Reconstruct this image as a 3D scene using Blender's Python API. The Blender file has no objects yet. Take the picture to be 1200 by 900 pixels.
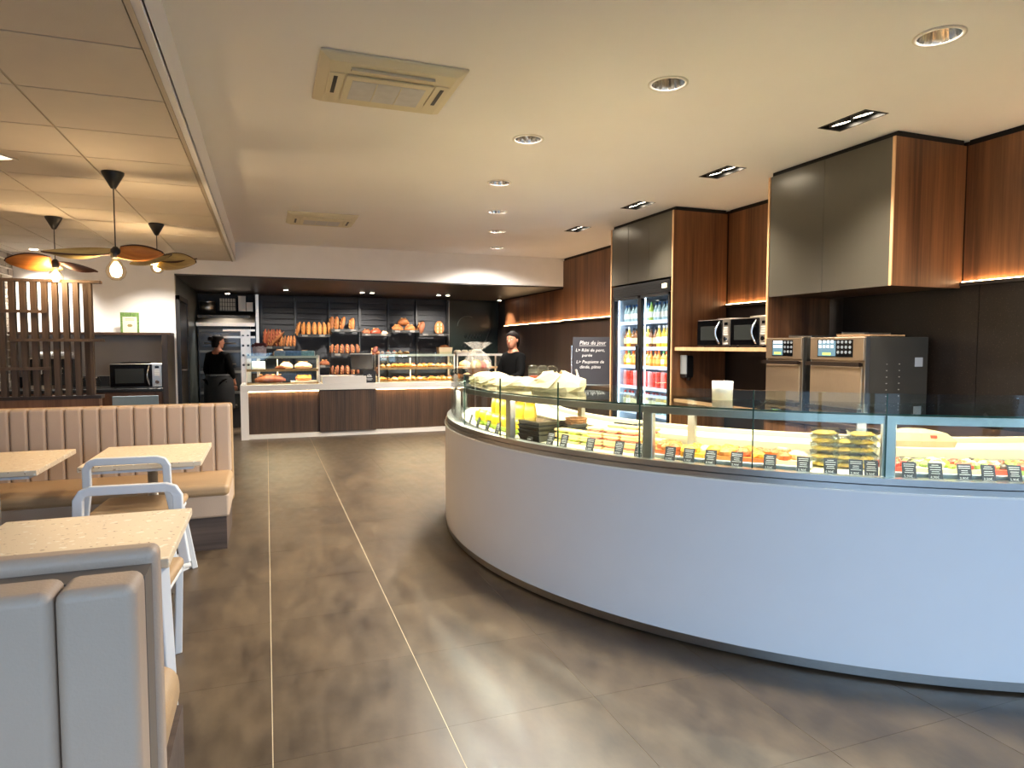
import bpy, bmesh, math, random
from math import sin, cos, pi, radians, hypot, atan2, sqrt
from mathutils import Vector, Matrix
random.seed(7)
SC = bpy.context.scene
COL = SC.collection

# ------------------------------------------------------------------ camera
F_PX, VPX, VPY, EYE = 775.0, 312.0, 405.0, 1.45      # focal length in px of the 1200x900 frame, vanishing point, eye height
PITCH = math.atan((450 - VPY) / F_PX)
YAW = math.atan((600 - VPX) / F_PX * cos(PITCH))
cam_d = bpy.data.cameras.new('camera')
cam_d.sensor_fit = 'HORIZONTAL'; cam_d.sensor_width = 36.0
cam_d.lens = 36.0 * F_PX / 1200.0
cam_d.clip_start = 0.05; cam_d.clip_end = 200
cam = bpy.data.objects.new('camera', cam_d); COL.objects.link(cam)
cam.location = (0, 0, EYE)
cam.rotation_euler = (pi / 2 - PITCH, 0, -YAW)
SC.camera = cam

# ------------------------------------------------------------------ world, daylight, exposure
world = bpy.data.worlds.new('world'); SC.world = world; world.use_nodes = True
wn = world.node_tree
bg = wn.nodes['Background']
bg.inputs['Color'].default_value = (0.52, 0.72, 1.0, 1)
bg.inputs['Strength'].default_value = 1.85
portal = bpy.data.lights.new('window_portal', 'AREA'); portal.shape = 'RECTANGLE'
portal.size = 6.9; portal.size_y = 2.6; portal.cycles.is_portal = True
po = bpy.data.objects.new('window_portal', portal); COL.objects.link(po)
po.location = (0.8, -1.78, 1.4); po.rotation_euler = (pi / 2, 0, 0)
SC.view_settings.view_transform = 'Standard'; SC.view_settings.look = 'None'
SC.view_settings.gamma = 1.0; SC.view_settings.use_curve_mapping = False
SC.view_settings.exposure = 1.68
SC.cycles.max_bounces = 10; SC.cycles.diffuse_bounces = 5; SC.cycles.glossy_bounces = 4
SC.cycles.transparent_max_bounces = 24; SC.cycles.transmission_bounces = 6
SC.cycles.caustics_reflective = False; SC.cycles.caustics_refractive = False
SC.cycles.sample_clamp_indirect = 6.0
SC.cycles.use_denoising = True

WARM = (1.0, 0.92, 0.83)
# ------------------------------------------------------------------ pixel -> place (a pixel is a direction; the distance comes from the plane it touches)
_fw = Vector((sin(YAW) * cos(PITCH), cos(YAW) * cos(PITCH), -sin(PITCH)))
_rt = Vector((cos(YAW), -sin(YAW), 0)); _up = _rt.cross(_fw)
def ray(x, y): return _fw + _rt * ((x - 600) / F_PX) - _up * ((y - 450) / F_PX)
def PZ(x, y, z=0.0): r = ray(x, y); return Vector((0, 0, EYE)) + r * ((z - EYE) / r.z)
def PY(x, y, Y): r = ray(x, y); return Vector((0, 0, EYE)) + r * (Y / r.y)
def PX(x, y, X): r = ray(x, y); return Vector((0, 0, EYE)) + r * (X / r.x)

# ------------------------------------------------------------------ materials
def srgb(h):
    h = h.lstrip('#'); v = [int(h[i:i + 2], 16) / 255 for i in (0, 2, 4)]
    return tuple(c / 12.92 if c <= .04045 else ((c + .055) / 1.055) ** 2.4 for c in v) + (1,)
MATS = {}
def _new(name):
    m = bpy.data.materials.new(name); m.use_nodes = True
    return m, m.node_tree, m.node_tree.nodes['Principled BSDF']
def mat(name, color, rough=.5, metal=0., var=0., vscale=6., stretch=(1, 1, 1), bump=0., bscale=60., emit=0., ecol=None, spec=.5, rnd=0., coat=0.):
    """plain surface with a little procedural colour variation, fine relief and per-object variation"""
    if name in MATS: return MATS[name]
    m, nt, b = _new(name); N = nt.nodes; L = nt.links
    c = srgb(color) if isinstance(color, str) else tuple(color) + ((1,) if len(color) == 3 else ())
    b.inputs['Base Color'].default_value = c
    b.inputs['Roughness'].default_value = rough; b.inputs['Metallic'].default_value = metal
    b.inputs['Specular IOR Level'].default_value = spec
    b.inputs['Coat Weight'].default_value = coat
    tc = N.new('ShaderNodeTexCoord'); mp = N.new('ShaderNodeMapping'); mp.inputs['Scale'].default_value = stretch
    L.new(tc.outputs['Object'], mp.inputs['Vector'])
    if var or rnd:
        no = N.new('ShaderNodeTexNoise'); no.inputs['Scale'].default_value = vscale; no.inputs['Detail'].default_value = 4
        L.new(mp.outputs[0], no.inputs['Vector'])
        mr = N.new('ShaderNodeMapRange'); mr.inputs[1].default_value = .3; mr.inputs[2].default_value = .7
        mr.inputs[3].default_value = 1 - var; mr.inputs[4].default_value = 1 + var
        L.new(no.outputs[0], mr.inputs[0])
        val = mr.outputs[0]
        if rnd:
            oi = N.new('ShaderNodeObjectInfo'); m2 = N.new('ShaderNodeMapRange'); m2.inputs[3].default_value = 1 - rnd; m2.inputs[4].default_value = 1 + rnd
            L.new(oi.outputs['Random'], m2.inputs[0])
            mm = N.new('ShaderNodeMath'); mm.operation = 'MULTIPLY'; L.new(val, mm.inputs[0]); L.new(m2.outputs[0], mm.inputs[1]); val = mm.outputs[0]
        mx = N.new('ShaderNodeVectorMath'); mx.operation = 'SCALE'; mx.inputs[0].default_value = c[:3]
        L.new(val, mx.inputs['Scale']); L.new(mx.outputs[0], b.inputs['Base Color'])
    if bump:
        n2 = N.new('ShaderNodeTexNoise'); n2.inputs['Scale'].default_value = bscale; n2.inputs['Detail'].default_value = 3
        L.new(mp.outputs[0], n2.inputs['Vector'])
        bp = N.new('ShaderNodeBump'); bp.inputs['Strength'].default_value = bump; bp.inputs['Distance'].default_value = .01
        L.new(n2.outputs[0], bp.inputs['Height']); L.new(bp.outputs[0], b.inputs['Normal'])
    if emit:
        b.inputs['Emission Color'].default_value = (tuple(ecol) + (1,)) if ecol else c
        b.inputs['Emission Strength'].default_value = emit
    MATS[name] = m; return m
def wood(name, c1, c2, axis='Z', rough=.4, fine=38., bump=.05, spec=.5):
    """veneer: streaks that run along one axis"""
    if name in MATS: return MATS[name]
    m, nt, b = _new(name); N = nt.nodes; L = nt.links
    tc = N.new('ShaderNodeTexCoord'); mp = N.new('ShaderNodeMapping')
    s = {'X': (.03, 1, 1), 'Y': (1, .03, 1), 'Z': (1, 1, .03)}[axis]
    mp.inputs['Scale'].default_value = s; L.new(tc.outputs['Object'], mp.inputs['Vector'])
    n1 = N.new('ShaderNodeTexNoise'); n1.inputs['Scale'].default_value = fine; n1.inputs['Detail'].default_value = 5; n1.inputs['Roughness'].default_value = .65
    n2 = N.new('ShaderNodeTexNoise'); n2.inputs['Scale'].default_value = fine / 6; n2.inputs['Detail'].default_value = 2
    L.new(mp.outputs[0], n1.inputs['Vector']); L.new(mp.outputs[0], n2.inputs['Vector'])
    ad = N.new('ShaderNodeMath'); ad.operation = 'ADD'; L.new(n1.outputs[0], ad.inputs[0]); L.new(n2.outputs[0], ad.inputs[1])
    cr = N.new('ShaderNodeValToRGB'); cr.color_ramp.elements[0].position = .38; cr.color_ramp.elements[1].position = .62
    cr.color_ramp.elements[0].color = srgb(c1); cr.color_ramp.elements[1].color = srgb(c2)
    hf = N.new('ShaderNodeMath'); hf.operation = 'MULTIPLY'; hf.inputs[1].default_value = .5; L.new(ad.outputs[0], hf.inputs[0])
    L.new(hf.outputs[0], cr.inputs[0]); L.new(cr.outputs[0], b.inputs['Base Color'])
    bp = N.new('ShaderNodeBump'); bp.inputs['Strength'].default_value = bump; bp.inputs['Distance'].default_value = .005
    L.new(n1.outputs[0], bp.inputs['Height']); L.new(bp.outputs[0], b.inputs['Normal'])
    b.inputs['Roughness'].default_value = rough; b.inputs['Specular IOR Level'].default_value = spec
    MATS[name] = m; return m
def speckle(name, base, spots, scale=60., thr=.62, rough=.35, second=None, spec=.5):
    """stone or terrazzo: flecks in a plain ground"""
    if name in MATS: return MATS[name]
    m, nt, b = _new(name); N = nt.nodes; L = nt.links
    tc = N.new('ShaderNodeTexCoord')
    n1 = N.new('ShaderNodeTexNoise'); n1.inputs['Scale'].default_value = scale; n1.inputs['Detail'].default_value = 2
    L.new(tc.outputs['Object'], n1.inputs['Vector'])
    cr = N.new('ShaderNodeValToRGB'); e = cr.color_ramp.elements
    e[0].position = thr; e[1].position = thr + .05; e[0].color = srgb(base); e[1].color = srgb(spots)
    L.new(n1.outputs[0], cr.inputs[0]); out = cr.outputs[0]
    if second:
        n2 = N.new('ShaderNodeTexNoise'); n2.inputs['Scale'].default_value = scale * .6; n2.inputs['Detail'].default_value = 1
        mp = N.new('ShaderNodeMapping'); mp.inputs['Location'].default_value = (3, 7, 1); L.new(tc.outputs['Object'], mp.inputs[0]); L.new(mp.outputs[0], n2.inputs['Vector'])
        c2 = N.new('ShaderNodeValToRGB'); c2.color_ramp.elements[0].position = .66; c2.color_ramp.elements[1].position = .69
        L.new(n2.outputs[0], c2.inputs[0])
        mx = N.new('ShaderNodeMix'); mx.data_type = 'RGBA'; L.new(c2.outputs[0], mx.inputs[0]); L.new(out, mx.inputs[6]); mx.inputs[7].default_value = srgb(second); out = mx.outputs[2]
    L.new(out, b.inputs['Base Color']); b.inputs['Roughness'].default_value = rough; b.inputs['Specular IOR Level'].default_value = spec
    MATS[name] = m; return m
def glass(name, tint=(.96, .99, .97), ior=1.45, boost=1.0, haze=0.):
    """thin clear sheet: what is behind shows through, the surface mirrors by its angle"""
    if name in MATS: return MATS[name]
    m = bpy.data.materials.new(name); m.use_nodes = True; nt = m.node_tree; N = nt.nodes; L = nt.links; N.clear()
    o = N.new('ShaderNodeOutputMaterial'); t = N.new('ShaderNodeBsdfTransparent'); t.inputs[0].default_value = tint + (1,)
    g = N.new('ShaderNodeBsdfGlossy'); g.inputs['Roughness'].default_value = .0 + haze
    f0 = ((ior - 1) / (ior + 1)) ** 2 * boost
    f = N.new('ShaderNodeLayerWeight'); pw = N.new('ShaderNodeMath'); pw.operation = 'POWER'; pw.inputs[1].default_value = 5; L.new(f.outputs['Facing'], pw.inputs[0])
    mm = N.new('ShaderNodeMath'); mm.operation = 'MULTIPLY_ADD'; mm.inputs[1].default_value = 1 - f0; mm.inputs[2].default_value = f0; mm.use_clamp = True
    x = N.new('ShaderNodeMixShader'); L.new(pw.outputs[0], mm.inputs[0]); L.new(mm.outputs[0], x.inputs[0]); L.new(t.outputs[0], x.inputs[1]); L.new(g.outputs[0], x.inputs[2])
    L.new(x.outputs[0], o.inputs['Surface'])
    MATS[name] = m; return m
def glow(name, color, strength):
    if name in MATS: return MATS[name]
    m = bpy.data.materials.new(name); m.use_nodes = True; nt = m.node_tree; nt.nodes.clear()
    e = nt.nodes.new('ShaderNodeEmission'); e.inputs[0].default_value = tuple(color) + (1,); e.inputs[1].default_value = strength
    o = nt.nodes.new('ShaderNodeOutputMaterial'); nt.links.new(e.outputs[0], o.inputs[0]); MATS[name] = m; return m

# ------------------------------------------------------------------ mesh collector
class G:
    def __init__(s): s.v = []; s.f = []
    def add(s, vs, fs):
        n = len(s.v); s.v += [tuple(p) for p in vs]; s.f += [tuple(i + n for i in f) for f in fs]; return s
    def box(s, x0, x1, y0, y1, z0, z1):
        return s.add([(x0, y0, z0), (x1, y0, z0), (x1, y1, z0), (x0, y1, z0), (x0, y0, z1), (x1, y0, z1), (x1, y1, z1), (x0, y1, z1)],
                     [(0, 3, 2, 1), (4, 5, 6, 7), (0, 1, 5, 4), (1, 2, 6, 5), (2, 3, 7, 6), (3, 0, 4, 7)])
    def cb(s, c, d): return s.box(c[0] - d[0] / 2, c[0] + d[0] / 2, c[1] - d[1] / 2, c[1] + d[1] / 2, c[2] - d[2] / 2, c[2] + d[2] / 2)
    def quad(s, a, b, c, d): return s.add([a, b, c, d], [(0, 1, 2, 3)])
    def loft(s, rings, cap=True, closed=True):
        n = len(rings[0]); vs = [p for r in rings for p in r]; fs = []
        for k in range(len(rings) - 1):
            for i in range(n if closed else n - 1):
                j = (i + 1) % n; fs.append((k * n + i, k * n + j, (k + 1) * n + j, (k + 1) * n + i))
        if cap and closed:
            fs.append(tuple(reversed(range(n)))); fs.append(tuple((len(rings) - 1) * n + i for i in range(n)))
        return s.add(vs, fs)
    def lathe(s, prof, n=16, c=(0, 0, 0), cap=True, flute=0.):
        return s.loft([[(c[0] + r * cos(2 * pi * i / n) * (1 + (flute if i % 2 else 0)), c[1] + r * sin(2 * pi * i / n) * (1 + (flute if i % 2 else 0)), c[2] + z) for i in range(n)] for r, z in prof], cap)
    def tube(s, pts, r, n=8, cap=True):
        pts = [Vector(p) for p in pts]; rings = []; u = None
        for k, p in enumerate(pts):
            d = (pts[min(k + 1, len(pts) - 1)] - pts[max(k - 1, 0)]).normalized()
            if u is None: u = d.orthogonal().normalized()
            u = (u - d * u.dot(d)); u = u.normalized() if u.length > 1e-6 else d.orthogonal().normalized()
            w = d.cross(u); rr = r[k] if isinstance(r, (list, tuple)) else r
            rings.append([p + (u * cos(2 * pi * i / n) + w * sin(2 * pi * i / n)) * rr for i in range(n)])
        return s.loft(rings, cap)
    def bar(s, a, b, w, h, up=(0, 0, 1)):
        a, b = Vector(a), Vector(b); d = (b - a).normalized(); u = Vector(up)
        x = d.cross(u); x = x.normalized() if x.length > 1e-5 else d.orthogonal().normalized(); y = x.cross(d)
        return s.loft([[p + x * (i * w / 2) + y * (j * h / 2) for i, j in ((-1, -1), (1, -1), (1, 1), (-1, 1))] for p in (a, b)])
    def arc(s, r0, r1, a0, a1, z0, z1, n=None, c=(0, 0), z0b=None, z1b=None):
        """curved box between two radii; z0b/z1b are the heights at r1 when they differ"""
        n = n or max(2, int(abs(a1 - a0) / 1.5)); z0b = z0 if z0b is None else z0b; z1b = z1 if z1b is None else z1b; R = []
        for k in range(n + 1):
            a = radians(a0 + (a1 - a0) * k / n); q = (cos(a), sin(a))
            R.append([(c[0] + r0 * q[0], c[1] + r0 * q[1], z0), (c[0] + r1 * q[0], c[1] + r1 * q[1], z0b), (c[0] + r1 * q[0], c[1] + r1 * q[1], z1b), (c[0] + r0 * q[0], c[1] + r0 * q[1], z1)])
        return s.loft(R)
    def ell(s, c, r, n=12, m=8, noise=0., top=1., seed=None):
        rn = random.Random(seed if seed is not None else random.random()); rings = []
        for k in range(1, m):
            t = pi * k / m; rings.append([])
            for i in range(n):
                a = 2 * pi * i / n; q = 1 + rn.uniform(-noise, noise)
                z = -cos(t); z = z * (top if z > 0 else 1)
                rings[-1].append((c[0] + r[0] * sin(t) * cos(a) * q, c[1] + r[1] * sin(t) * sin(a) * q, c[2] + r[2] * z * q))
        return s.loft(rings)
    def prism(s, poly, axis, a, b):
        f = {'Z': lambda p, t: (p[0], p[1], t), 'X': lambda p, t: (t, p[0], p[1]), 'Y': lambda p, t: (p[0], t, p[1])}[axis]
        return s.loft([[f(p, a) for p in poly], [f(p, b) for p in poly]])
    def tf(s, M):
        s.v = [tuple(M @ Vector(p)) for p in s.v]; return s
    def mesh(s, name, m=None, smooth=False):
        me = bpy.data.meshes.new(name); me.from_pydata(s.v, [], s.f); me.update()
        bm = bmesh.new(); bm.from_mesh(me); bmesh.ops.recalc_face_normals(bm, faces=bm.faces); bm.to_mesh(me); bm.free()
        if smooth: me.polygons.foreach_set('use_smooth', [True] * len(me.polygons))
        if m: me.materials.append(m)
        return me
def RZ(a): return Matrix.Rotation(a, 4, 'Z')
def TR(x, y, z): return Matrix.Translation((x, y, z))

def obj(name, g, m=None, parent=None, smooth=False, bev=None, loc=None, rot=None, label=None):
    me = g if isinstance(g, bpy.types.Mesh) else g.mesh(name, m, smooth)
    o = bpy.data.objects.new(name, me); COL.objects.link(o)
    if parent: o.parent = parent
    if loc is not None: o.location = loc
    if rot is not None: o.rotation_euler = rot
    if bev:
        b = o.modifiers.new('bevel', 'BEVEL'); b.width = bev[0]; b.segments = bev[1]; b.limit_method = 'ANGLE'; b.angle_limit = radians(40)
        if len(bev) > 2:
            me.polygons.foreach_set('use_smooth', [True] * len(me.polygons)); b.harden_normals = True
    if label: o['label'] = label
    return o
def tag(o, label, cat, group=None):
    o['label'] = label; o['category'] = cat
    if group: o['group'] = group
    return o
def thing(name, label, cat, loc=(0, 0, 0), rz=0., group=None):
    o = bpy.data.objects.new(name, None); COL.objects.link(o); o.empty_display_size = .1
    o.location = loc; o.rotation_euler = (0, 0, rz); return tag(o, label, cat, group)
def struct(name, g, m=None, parent=None, **k):
    o = obj(name, g, m, parent, **k)
    if not parent: o['kind'] = 'structure'
    return o
def dup(src, loc=None, rz=None, label=None, group=None, parent=None, rot=None):
    """copy a thing with its parts and sub-parts"""
    c = src.copy(); COL.objects.link(c)
    if parent is not None: c.parent = parent
    if loc is not None: c.location = loc
    if rz is not None: c.rotation_euler = (0, 0, rz)
    if rot is not None: c.rotation_euler = rot
    if label: c['label'] = label
    if group: c['group'] = group
    for ch in list(src.children): dup(ch, parent=c)
    return c
def lamp(kind, name, parent, loc, energy, color=WARM, size=.05, spot=None, blend=.6, rot=None):
    l = bpy.data.lights.new(name, kind); l.energy = energy; l.color = color
    if kind in ('POINT', 'SPOT'): l.shadow_soft_size = size
    if kind == 'SPOT': l.spot_size = radians(spot or 100); l.spot_blend = blend
    o = bpy.data.objects.new(name, l); COL.objects.link(o); o.location = loc
    if rot: o.rotation_euler = rot
    if parent: o.parent = parent
    return o
_TXT = {}
def text_mesh(txt, size, m, depth=.0006, align='CENTER', shear=0.):
    key = (txt, size, m.name, align)
    if key in _TXT: return _TXT[key]
    cu = bpy.data.curves.new('lettering', 'FONT'); cu.body = txt; cu.size = size; cu.align_x = align; cu.align_y = 'CENTER'; cu.extrude = depth; cu.shear = shear; cu.resolution_u = 2
    o = bpy.data.objects.new('lettering', cu); COL.objects.link(o)
    dg = bpy.context.evaluated_depsgraph_get(); dg.update()
    me = bpy.data.meshes.new_from_object(o.evaluated_get(dg))
    bpy.data.objects.remove(o); bpy.data.curves.remove(cu)
    me.materials.clear(); me.materials.append(m); _TXT[key] = me; return me

# ------------------------------------------------------------------ the place's materials
M_WHITE = mat('white_paint', '#f0ede8', .7, var=.02, bump=.02)
M_CEIL = mat('ceiling_paint', '#f0eff0', .75, var=.01, vscale=2)
M_TILE_C = mat('ceiling_panel_white', '#d8cfc0', .85, bump=.15, bscale=220, rnd=.02, var=.02)
M_GRIDBAR = mat('ceiling_grid_bar', '#b9ae9d', .6)
M_COUNTER = mat('counter_white_laminate', '#e6e4e2', .38, var=.01)
M_WSOLID = mat('white_solid_surface', '#e4ded4', .35, var=.01)
M_ALU = mat('brushed_aluminium', '#b9b7b2', .32, 1., var=.05, vscale=40, stretch=(1, 1, 10))
M_STEEL = mat('stainless_steel', '#c0b6a8', .28, .95, var=.04, vscale=30, stretch=(1, 12, 1))
M_CHROME = mat('chrome', '#d8d8d8', .1, 1.)
M_DARKMETAL = mat('dark_grey_metal', '#2b2a28', .4, .5, var=.05)
M_OVENSIDE = mat('oven_side_graphite', '#45423c', .38, .3, var=.06, vscale=3)
M_BLACK = mat('black_plastic', '#0e0d0c', .4, var=.05)
M_BLACKGLOSS = mat('black_glass_panel', '#050506', .12)
M_GAP = mat('shadow_gap_black', '#0b0907', .8)
M_WALNUT = wood('walnut_veneer', '#4f2f1b', '#855735', 'Z', .42)
M_WALNUT_D = wood('dark_walnut_veneer', '#2c1d14', '#4d3525', 'Z', .4)
M_FLUTE = wood('fluted_dark_wood', '#36261a', '#5a422e', 'Z', .5, fine=60, bump=.3)
M_OAKEDGE = wood('pale_wood_edge', '#b78a5c', '#caa176', 'Z', .5)
M_BASEWOOD = wood('grey_brown_base_board', '#3d312a', '#5f4f45', 'X', .55, fine=26)
M_LATTICE = wood('lattice_brown_wood', '#3a2d23', '#564536', 'Z', .6)
M_SHELFWOOD = wood('shelf_wood', '#8c5f38', '#b58250', 'Y', .5)
M_DOORGREY = mat('grey_olive_cabinet_door', '#4d483d', .3, .15, var=.02)
M_STONE = speckle('dark_speckled_stone', '#17110d', '#3c3227', 110, .64, .35, second='#0e0a08', spec=.3)
M_DARKWALL = mat('dark_brown_wall', '#2a1f18', .45, var=.12, vscale=2)
M_SLATE = mat('dark_slate_slat', '#1c1d21', .55, var=.08)
M_SOFFIT = mat('dark_brown_soffit', '#1f140c', .4, var=.05)
M_LEATHER = mat('taupe_leatherette', '#b5a08c', .5, bump=.12, bscale=140, var=.04, vscale=3, rnd=.02)
M_LEATHER_T = mat('tan_leatherette', '#a98c68', .5, bump=.12, bscale=140, var=.04, vscale=3)
M_TERRAZZO = speckle('cream_terrazzo', '#dfcdaf', '#a38768', 55, .66, .4, second='#efe6d4')
M_WFRAME = mat('white_powder_coat', '#dfe1e2', .35)
M_WARMLED = glow('warm_led_strip', (1.0, .66, .34), 14)
M_CASELED = glow('case_led_strip', (1.0, .92, .78), 42)
M_COOL = glow('fridge_led', (.72, .86, 1.0), 6)
M_OVENSTEEL = mat('bronze_grey_steel', '#8f7b64', .34, .8, var=.04, vscale=30, stretch=(1, 12, 1))
M_DULLSTEEL = mat('dull_steel', '#6f6d66', .4, .7, var=.06)
M_SPOT = glow('spot_lamp_face', (1.0, .86, .66), 9)
M_BULB = glow('filament_bulb_core', (1.0, .62, .25), 22)
M_GLASS = glass('clear_case_glass', (.93, .98, .95), 1.5, 1.0)
M_GLASS_EDGE = mat('green_glass_edge', '#2d4a3c', .15)
M_GLASSF = glass('fridge_door_glass', (.95, .98, 1.0), 1.4, .8)
M_CLEAR = glass('clear_plastic', (.92, .94, .92), 1.4, 1.2, .05)
M_BULBGLASS = glass('bulb_glass', (1.0, .93, .8), 1.35, .8)
M_SKIN = mat('skin', '#a56d52', .5, var=.05)
M_HAIR = mat('dark_brown_hair', '#120b07', .75, var=.2, vscale=40, stretch=(1, 1, .2), bump=.3, spec=.15)
M_CLOTH = mat('black_cloth', '#040404', .9, var=.1, bump=.1, spec=.1)
M_CRUST = mat('bread_crust', '#8f5323', .7, var=.3, vscale=14, bump=.25, bscale=40, rnd=.18)
M_CRUST_D = mat('dark_bread_crust', '#693716', .7, var=.3, vscale=14, bump=.25, bscale=40, rnd=.2)
M_CRUMB = mat('floured_crust', '#dcb98a', .8, var=.12, vscale=20, bump=.2, rnd=.08)
M_SCORE = mat('scored_crust', '#b07f48', .75, var=.15, vscale=20, rnd=.08)
M_PALE = mat('pale_meringue', '#e9dcc2', .7, var=.08, bump=.2)
M_TAG = mat('price_card_black', '#1a1b1e', .5)
M_CHALK = mat('white_lettering', '#e6e6e2', .7)
M_PRINT = mat('card_print_white', '#b4b4b0', .7)

# ================================================================== THE ROOM
XL, XR, YF, YB = -2.9, 4.56, -1.8, 13.1      # inner faces of the walls
HC, HD = 2.85, 2.59                          # main ceiling, dropped ceiling
XD = -0.37                                   # edge of the dropped ceiling
YH = 9.8                                     # face of the header wall over the bakery
HS = 2.38                                    # soffit of the bakery
CX, CY, CR = 4.347, 4.483, 3.08              # centre and radius of the curved counter
XF = 3.86                                    # front of the tall units on the right

# floor: grout bed and single tiles
mf, nt, b = _new('floor_tile'); N = nt.nodes; L = nt.links
ge = N.new('ShaderNodeNewGeometry'); mp = N.new('ShaderNodeMapping'); mp.inputs['Scale'].default_value = (1.6, .8, 1); L.new(ge.outputs['Position'], mp.inputs[0])
n1 = N.new('ShaderNodeTexNoise'); n1.inputs['Scale'].default_value = 2.2; n1.inputs['Detail'].default_value = 8; n1.inputs['Roughness'].default_value = .62; L.new(mp.outputs[0], n1.inputs['Vector'])
n2 = N.new('ShaderNodeTexNoise'); n2.inputs['Scale'].default_value = 9; n2.inputs['Detail'].default_value = 5; L.new(mp.outputs[0], n2.inputs['Vector'])
oi = N.new('ShaderNodeObjectInfo')
s1 = N.new('ShaderNodeMath'); s1.operation = 'MULTIPLY_ADD'; s1.inputs[1].default_value = .35; L.new(n2.outputs[0], s1.inputs[0]); L.new(n1.outputs[0], s1.inputs[2])
s2 = N.new('ShaderNodeMath'); s2.operation = 'MULTIPLY_ADD'; s2.inputs[1].default_value = .06; L.new(oi.outputs['Random'], s2.inputs[0]); L.new(s1.outputs[0], s2.inputs[2])
cr = N.new('ShaderNodeValToRGB'); e = cr.color_ramp.elements; e[0].position = .52; e[1].position = .9
e[0].color = srgb('#382d22'); e[1].color = srgb('#5b4c39'); L.new(s2.outputs[0], cr.inputs[0]); L.new(cr.outputs[0], b.inputs['Base Color'])
rr = N.new('ShaderNodeMapRange'); rr.inputs[3].default_value = .3; rr.inputs[4].default_value = .5; L.new(n2.outputs[0], rr.inputs[0]); L.new(rr.outputs[0], b.inputs['Roughness'])
bp = N.new('ShaderNodeBump'); bp.inputs['Strength'].default_value = .04; L.new(n2.outputs[0], bp.inputs['Height']); L.new(bp.outputs[0], b.inputs['Normal'])
M_GROUT = mat('floor_grout', '#6a5d4a', .7)
floor = struct('floor', G().box(XL - .2, XR + .2, YF - .2, YB + .2, -.15, -.0012), M_GROUT)
TP, TX0, TY0 = .6245, -.007, 4.87
tile_me = G().box(.0016, TP - .0016, .0005, TP - .0005, -.01, 0).mesh('floor_tile', mf)
i0, i1 = math.ceil((XL - TX0) / TP) - 1, int((XR - TX0) / TP)
j0, j1 = math.ceil((YF - TY0) / TP) - 1, int((YB - TY0) / TP)
for i in range(i0, i1 + 1):
    for j in range(j0, j1 + 1):
        obj('floor_tile', tile_me, parent=floor, loc=(TX0 + i * TP, TY0 + j * TP, 0))

for x_ in (TX0, TX0 + TP): obj('pale_joint', G().box(x_ - .0016, x_ + .0016, YF, YB, -.004, -.0003), mat('pale_joint_filler', '#c2b394', .7), floor)
# main ceiling with openings for the recessed lamps
ROUND = [(2.885, 2.215), (2.045, 3.11), (1.695, 4.255), (1.908, 5.458), (2.298, 6.63), (2.687, 7.755), (3.115, 9.03)]
RECT = [(3.455, 3.213), (3.487, 4.512), (3.51, 5.85), (3.54, 7.28)]
RR = .093; RW, RL = .088, .175
bm = bmesh.new()
def loop(pts):
    vs = [bm.verts.new(p) for p in pts]; return [bm.edges.new((vs[k], vs[(k + 1) % len(vs)])) for k in range(len(vs))]
ed = loop([(XD, YF - .1, HC), (XR + .1, YF - .1, HC), (XR + .1, YH + .1, HC), (XD, YH + .1, HC)])
for x, y in ROUND: ed += loop([(x + RR * cos(2 * pi * k / 24), y + RR * sin(2 * pi * k / 24), HC) for k in range(24)])
for x, y in RECT: ed += loop([(x - RW, y - RL, HC), (x + RW, y - RL, HC), (x + RW, y + RL, HC), (x - RW, y + RL, HC)])
bmesh.ops.triangle_fill(bm, edges=ed, use_beauty=True)
bmesh.ops.dissolve_limit(bm, angle_limit=.01, verts=bm.verts, edges=bm.edges)
cme = bpy.data.meshes.new('ceiling'); bm.to_mesh(cme); bm.free(); cme.materials.append(M_CEIL)
ceil = struct('ceiling', cme)
obj('sky_block_slab', G().box(XL - .2, XR + .2, YF - .2, YB + .2, 3.05, 3.2), M_GAP, ceil)  # unseen slab over the ceiling sheet, added to block the sky

# dropped ceiling of square panels on the left
drop = struct('ceiling', G().box(XL, XD, YF, YH, HD + .02, HD + .04), M_GAP)
obj('fascia', G().box(XD - .03, XD, YF, YH, HD, HC), M_CEIL, drop)
obj('edge_trim', G().box(XD - .05, XD - .03, YF, YH, HD - .004, HD + .016), M_GRIDBAR, drop)
CP = .59; cy0 = 2.95
pan_me = G().box(.006, CP - .006, .006, CP - .006, .0, .014).mesh('ceiling_panel', M_TILE_C)
nx = int((XD - .05 - XL) / CP) + 1
for i in range(nx):
    x1 = XD - .05 - i * CP; x0 = x1 - CP
    for j in range(-8, 12):
        y0 = cy0 + j * CP
        if y0 > YH - .1 or x0 < XL - .5: continue
        if y0 + CP > YH:
            obj('ceiling_panel', G().box(max(.006, XL - x0 + .002), CP - .006, .006, YH - y0 - .002, 0, .014), M_TILE_C, drop, loc=(x0, y0, HD)); continue
        if x0 < XL:
            obj('ceiling_panel', G().box(XL - x0 + .002, CP - .006, .006, CP - .006, 0, .014), M_TILE_C, drop, loc=(x0, y0, HD))
        else: obj('ceiling_panel', pan_me, parent=drop, loc=(x0, y0, HD))
    g = G().box(x0 - .012, x0 + .012, YF, YH, HD + .008, HD + .018)
    obj('grid_bar', g, M_GRIDBAR, drop)
for j in range(-8, 13):
    y0 = cy0 + j * CP
    if y0 < YH: obj('grid_bar', G().box(XL, XD - .05, y0 - .012, y0 + .012, HD + .0095, HD + .0195), M_GRIDBAR, drop)

# header over the bakery: white face, dark soffit
head = struct('wall_header', G().box(-1.12, XR, YH, YB, HS + .02, HC + .1), M_WHITE)
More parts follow.
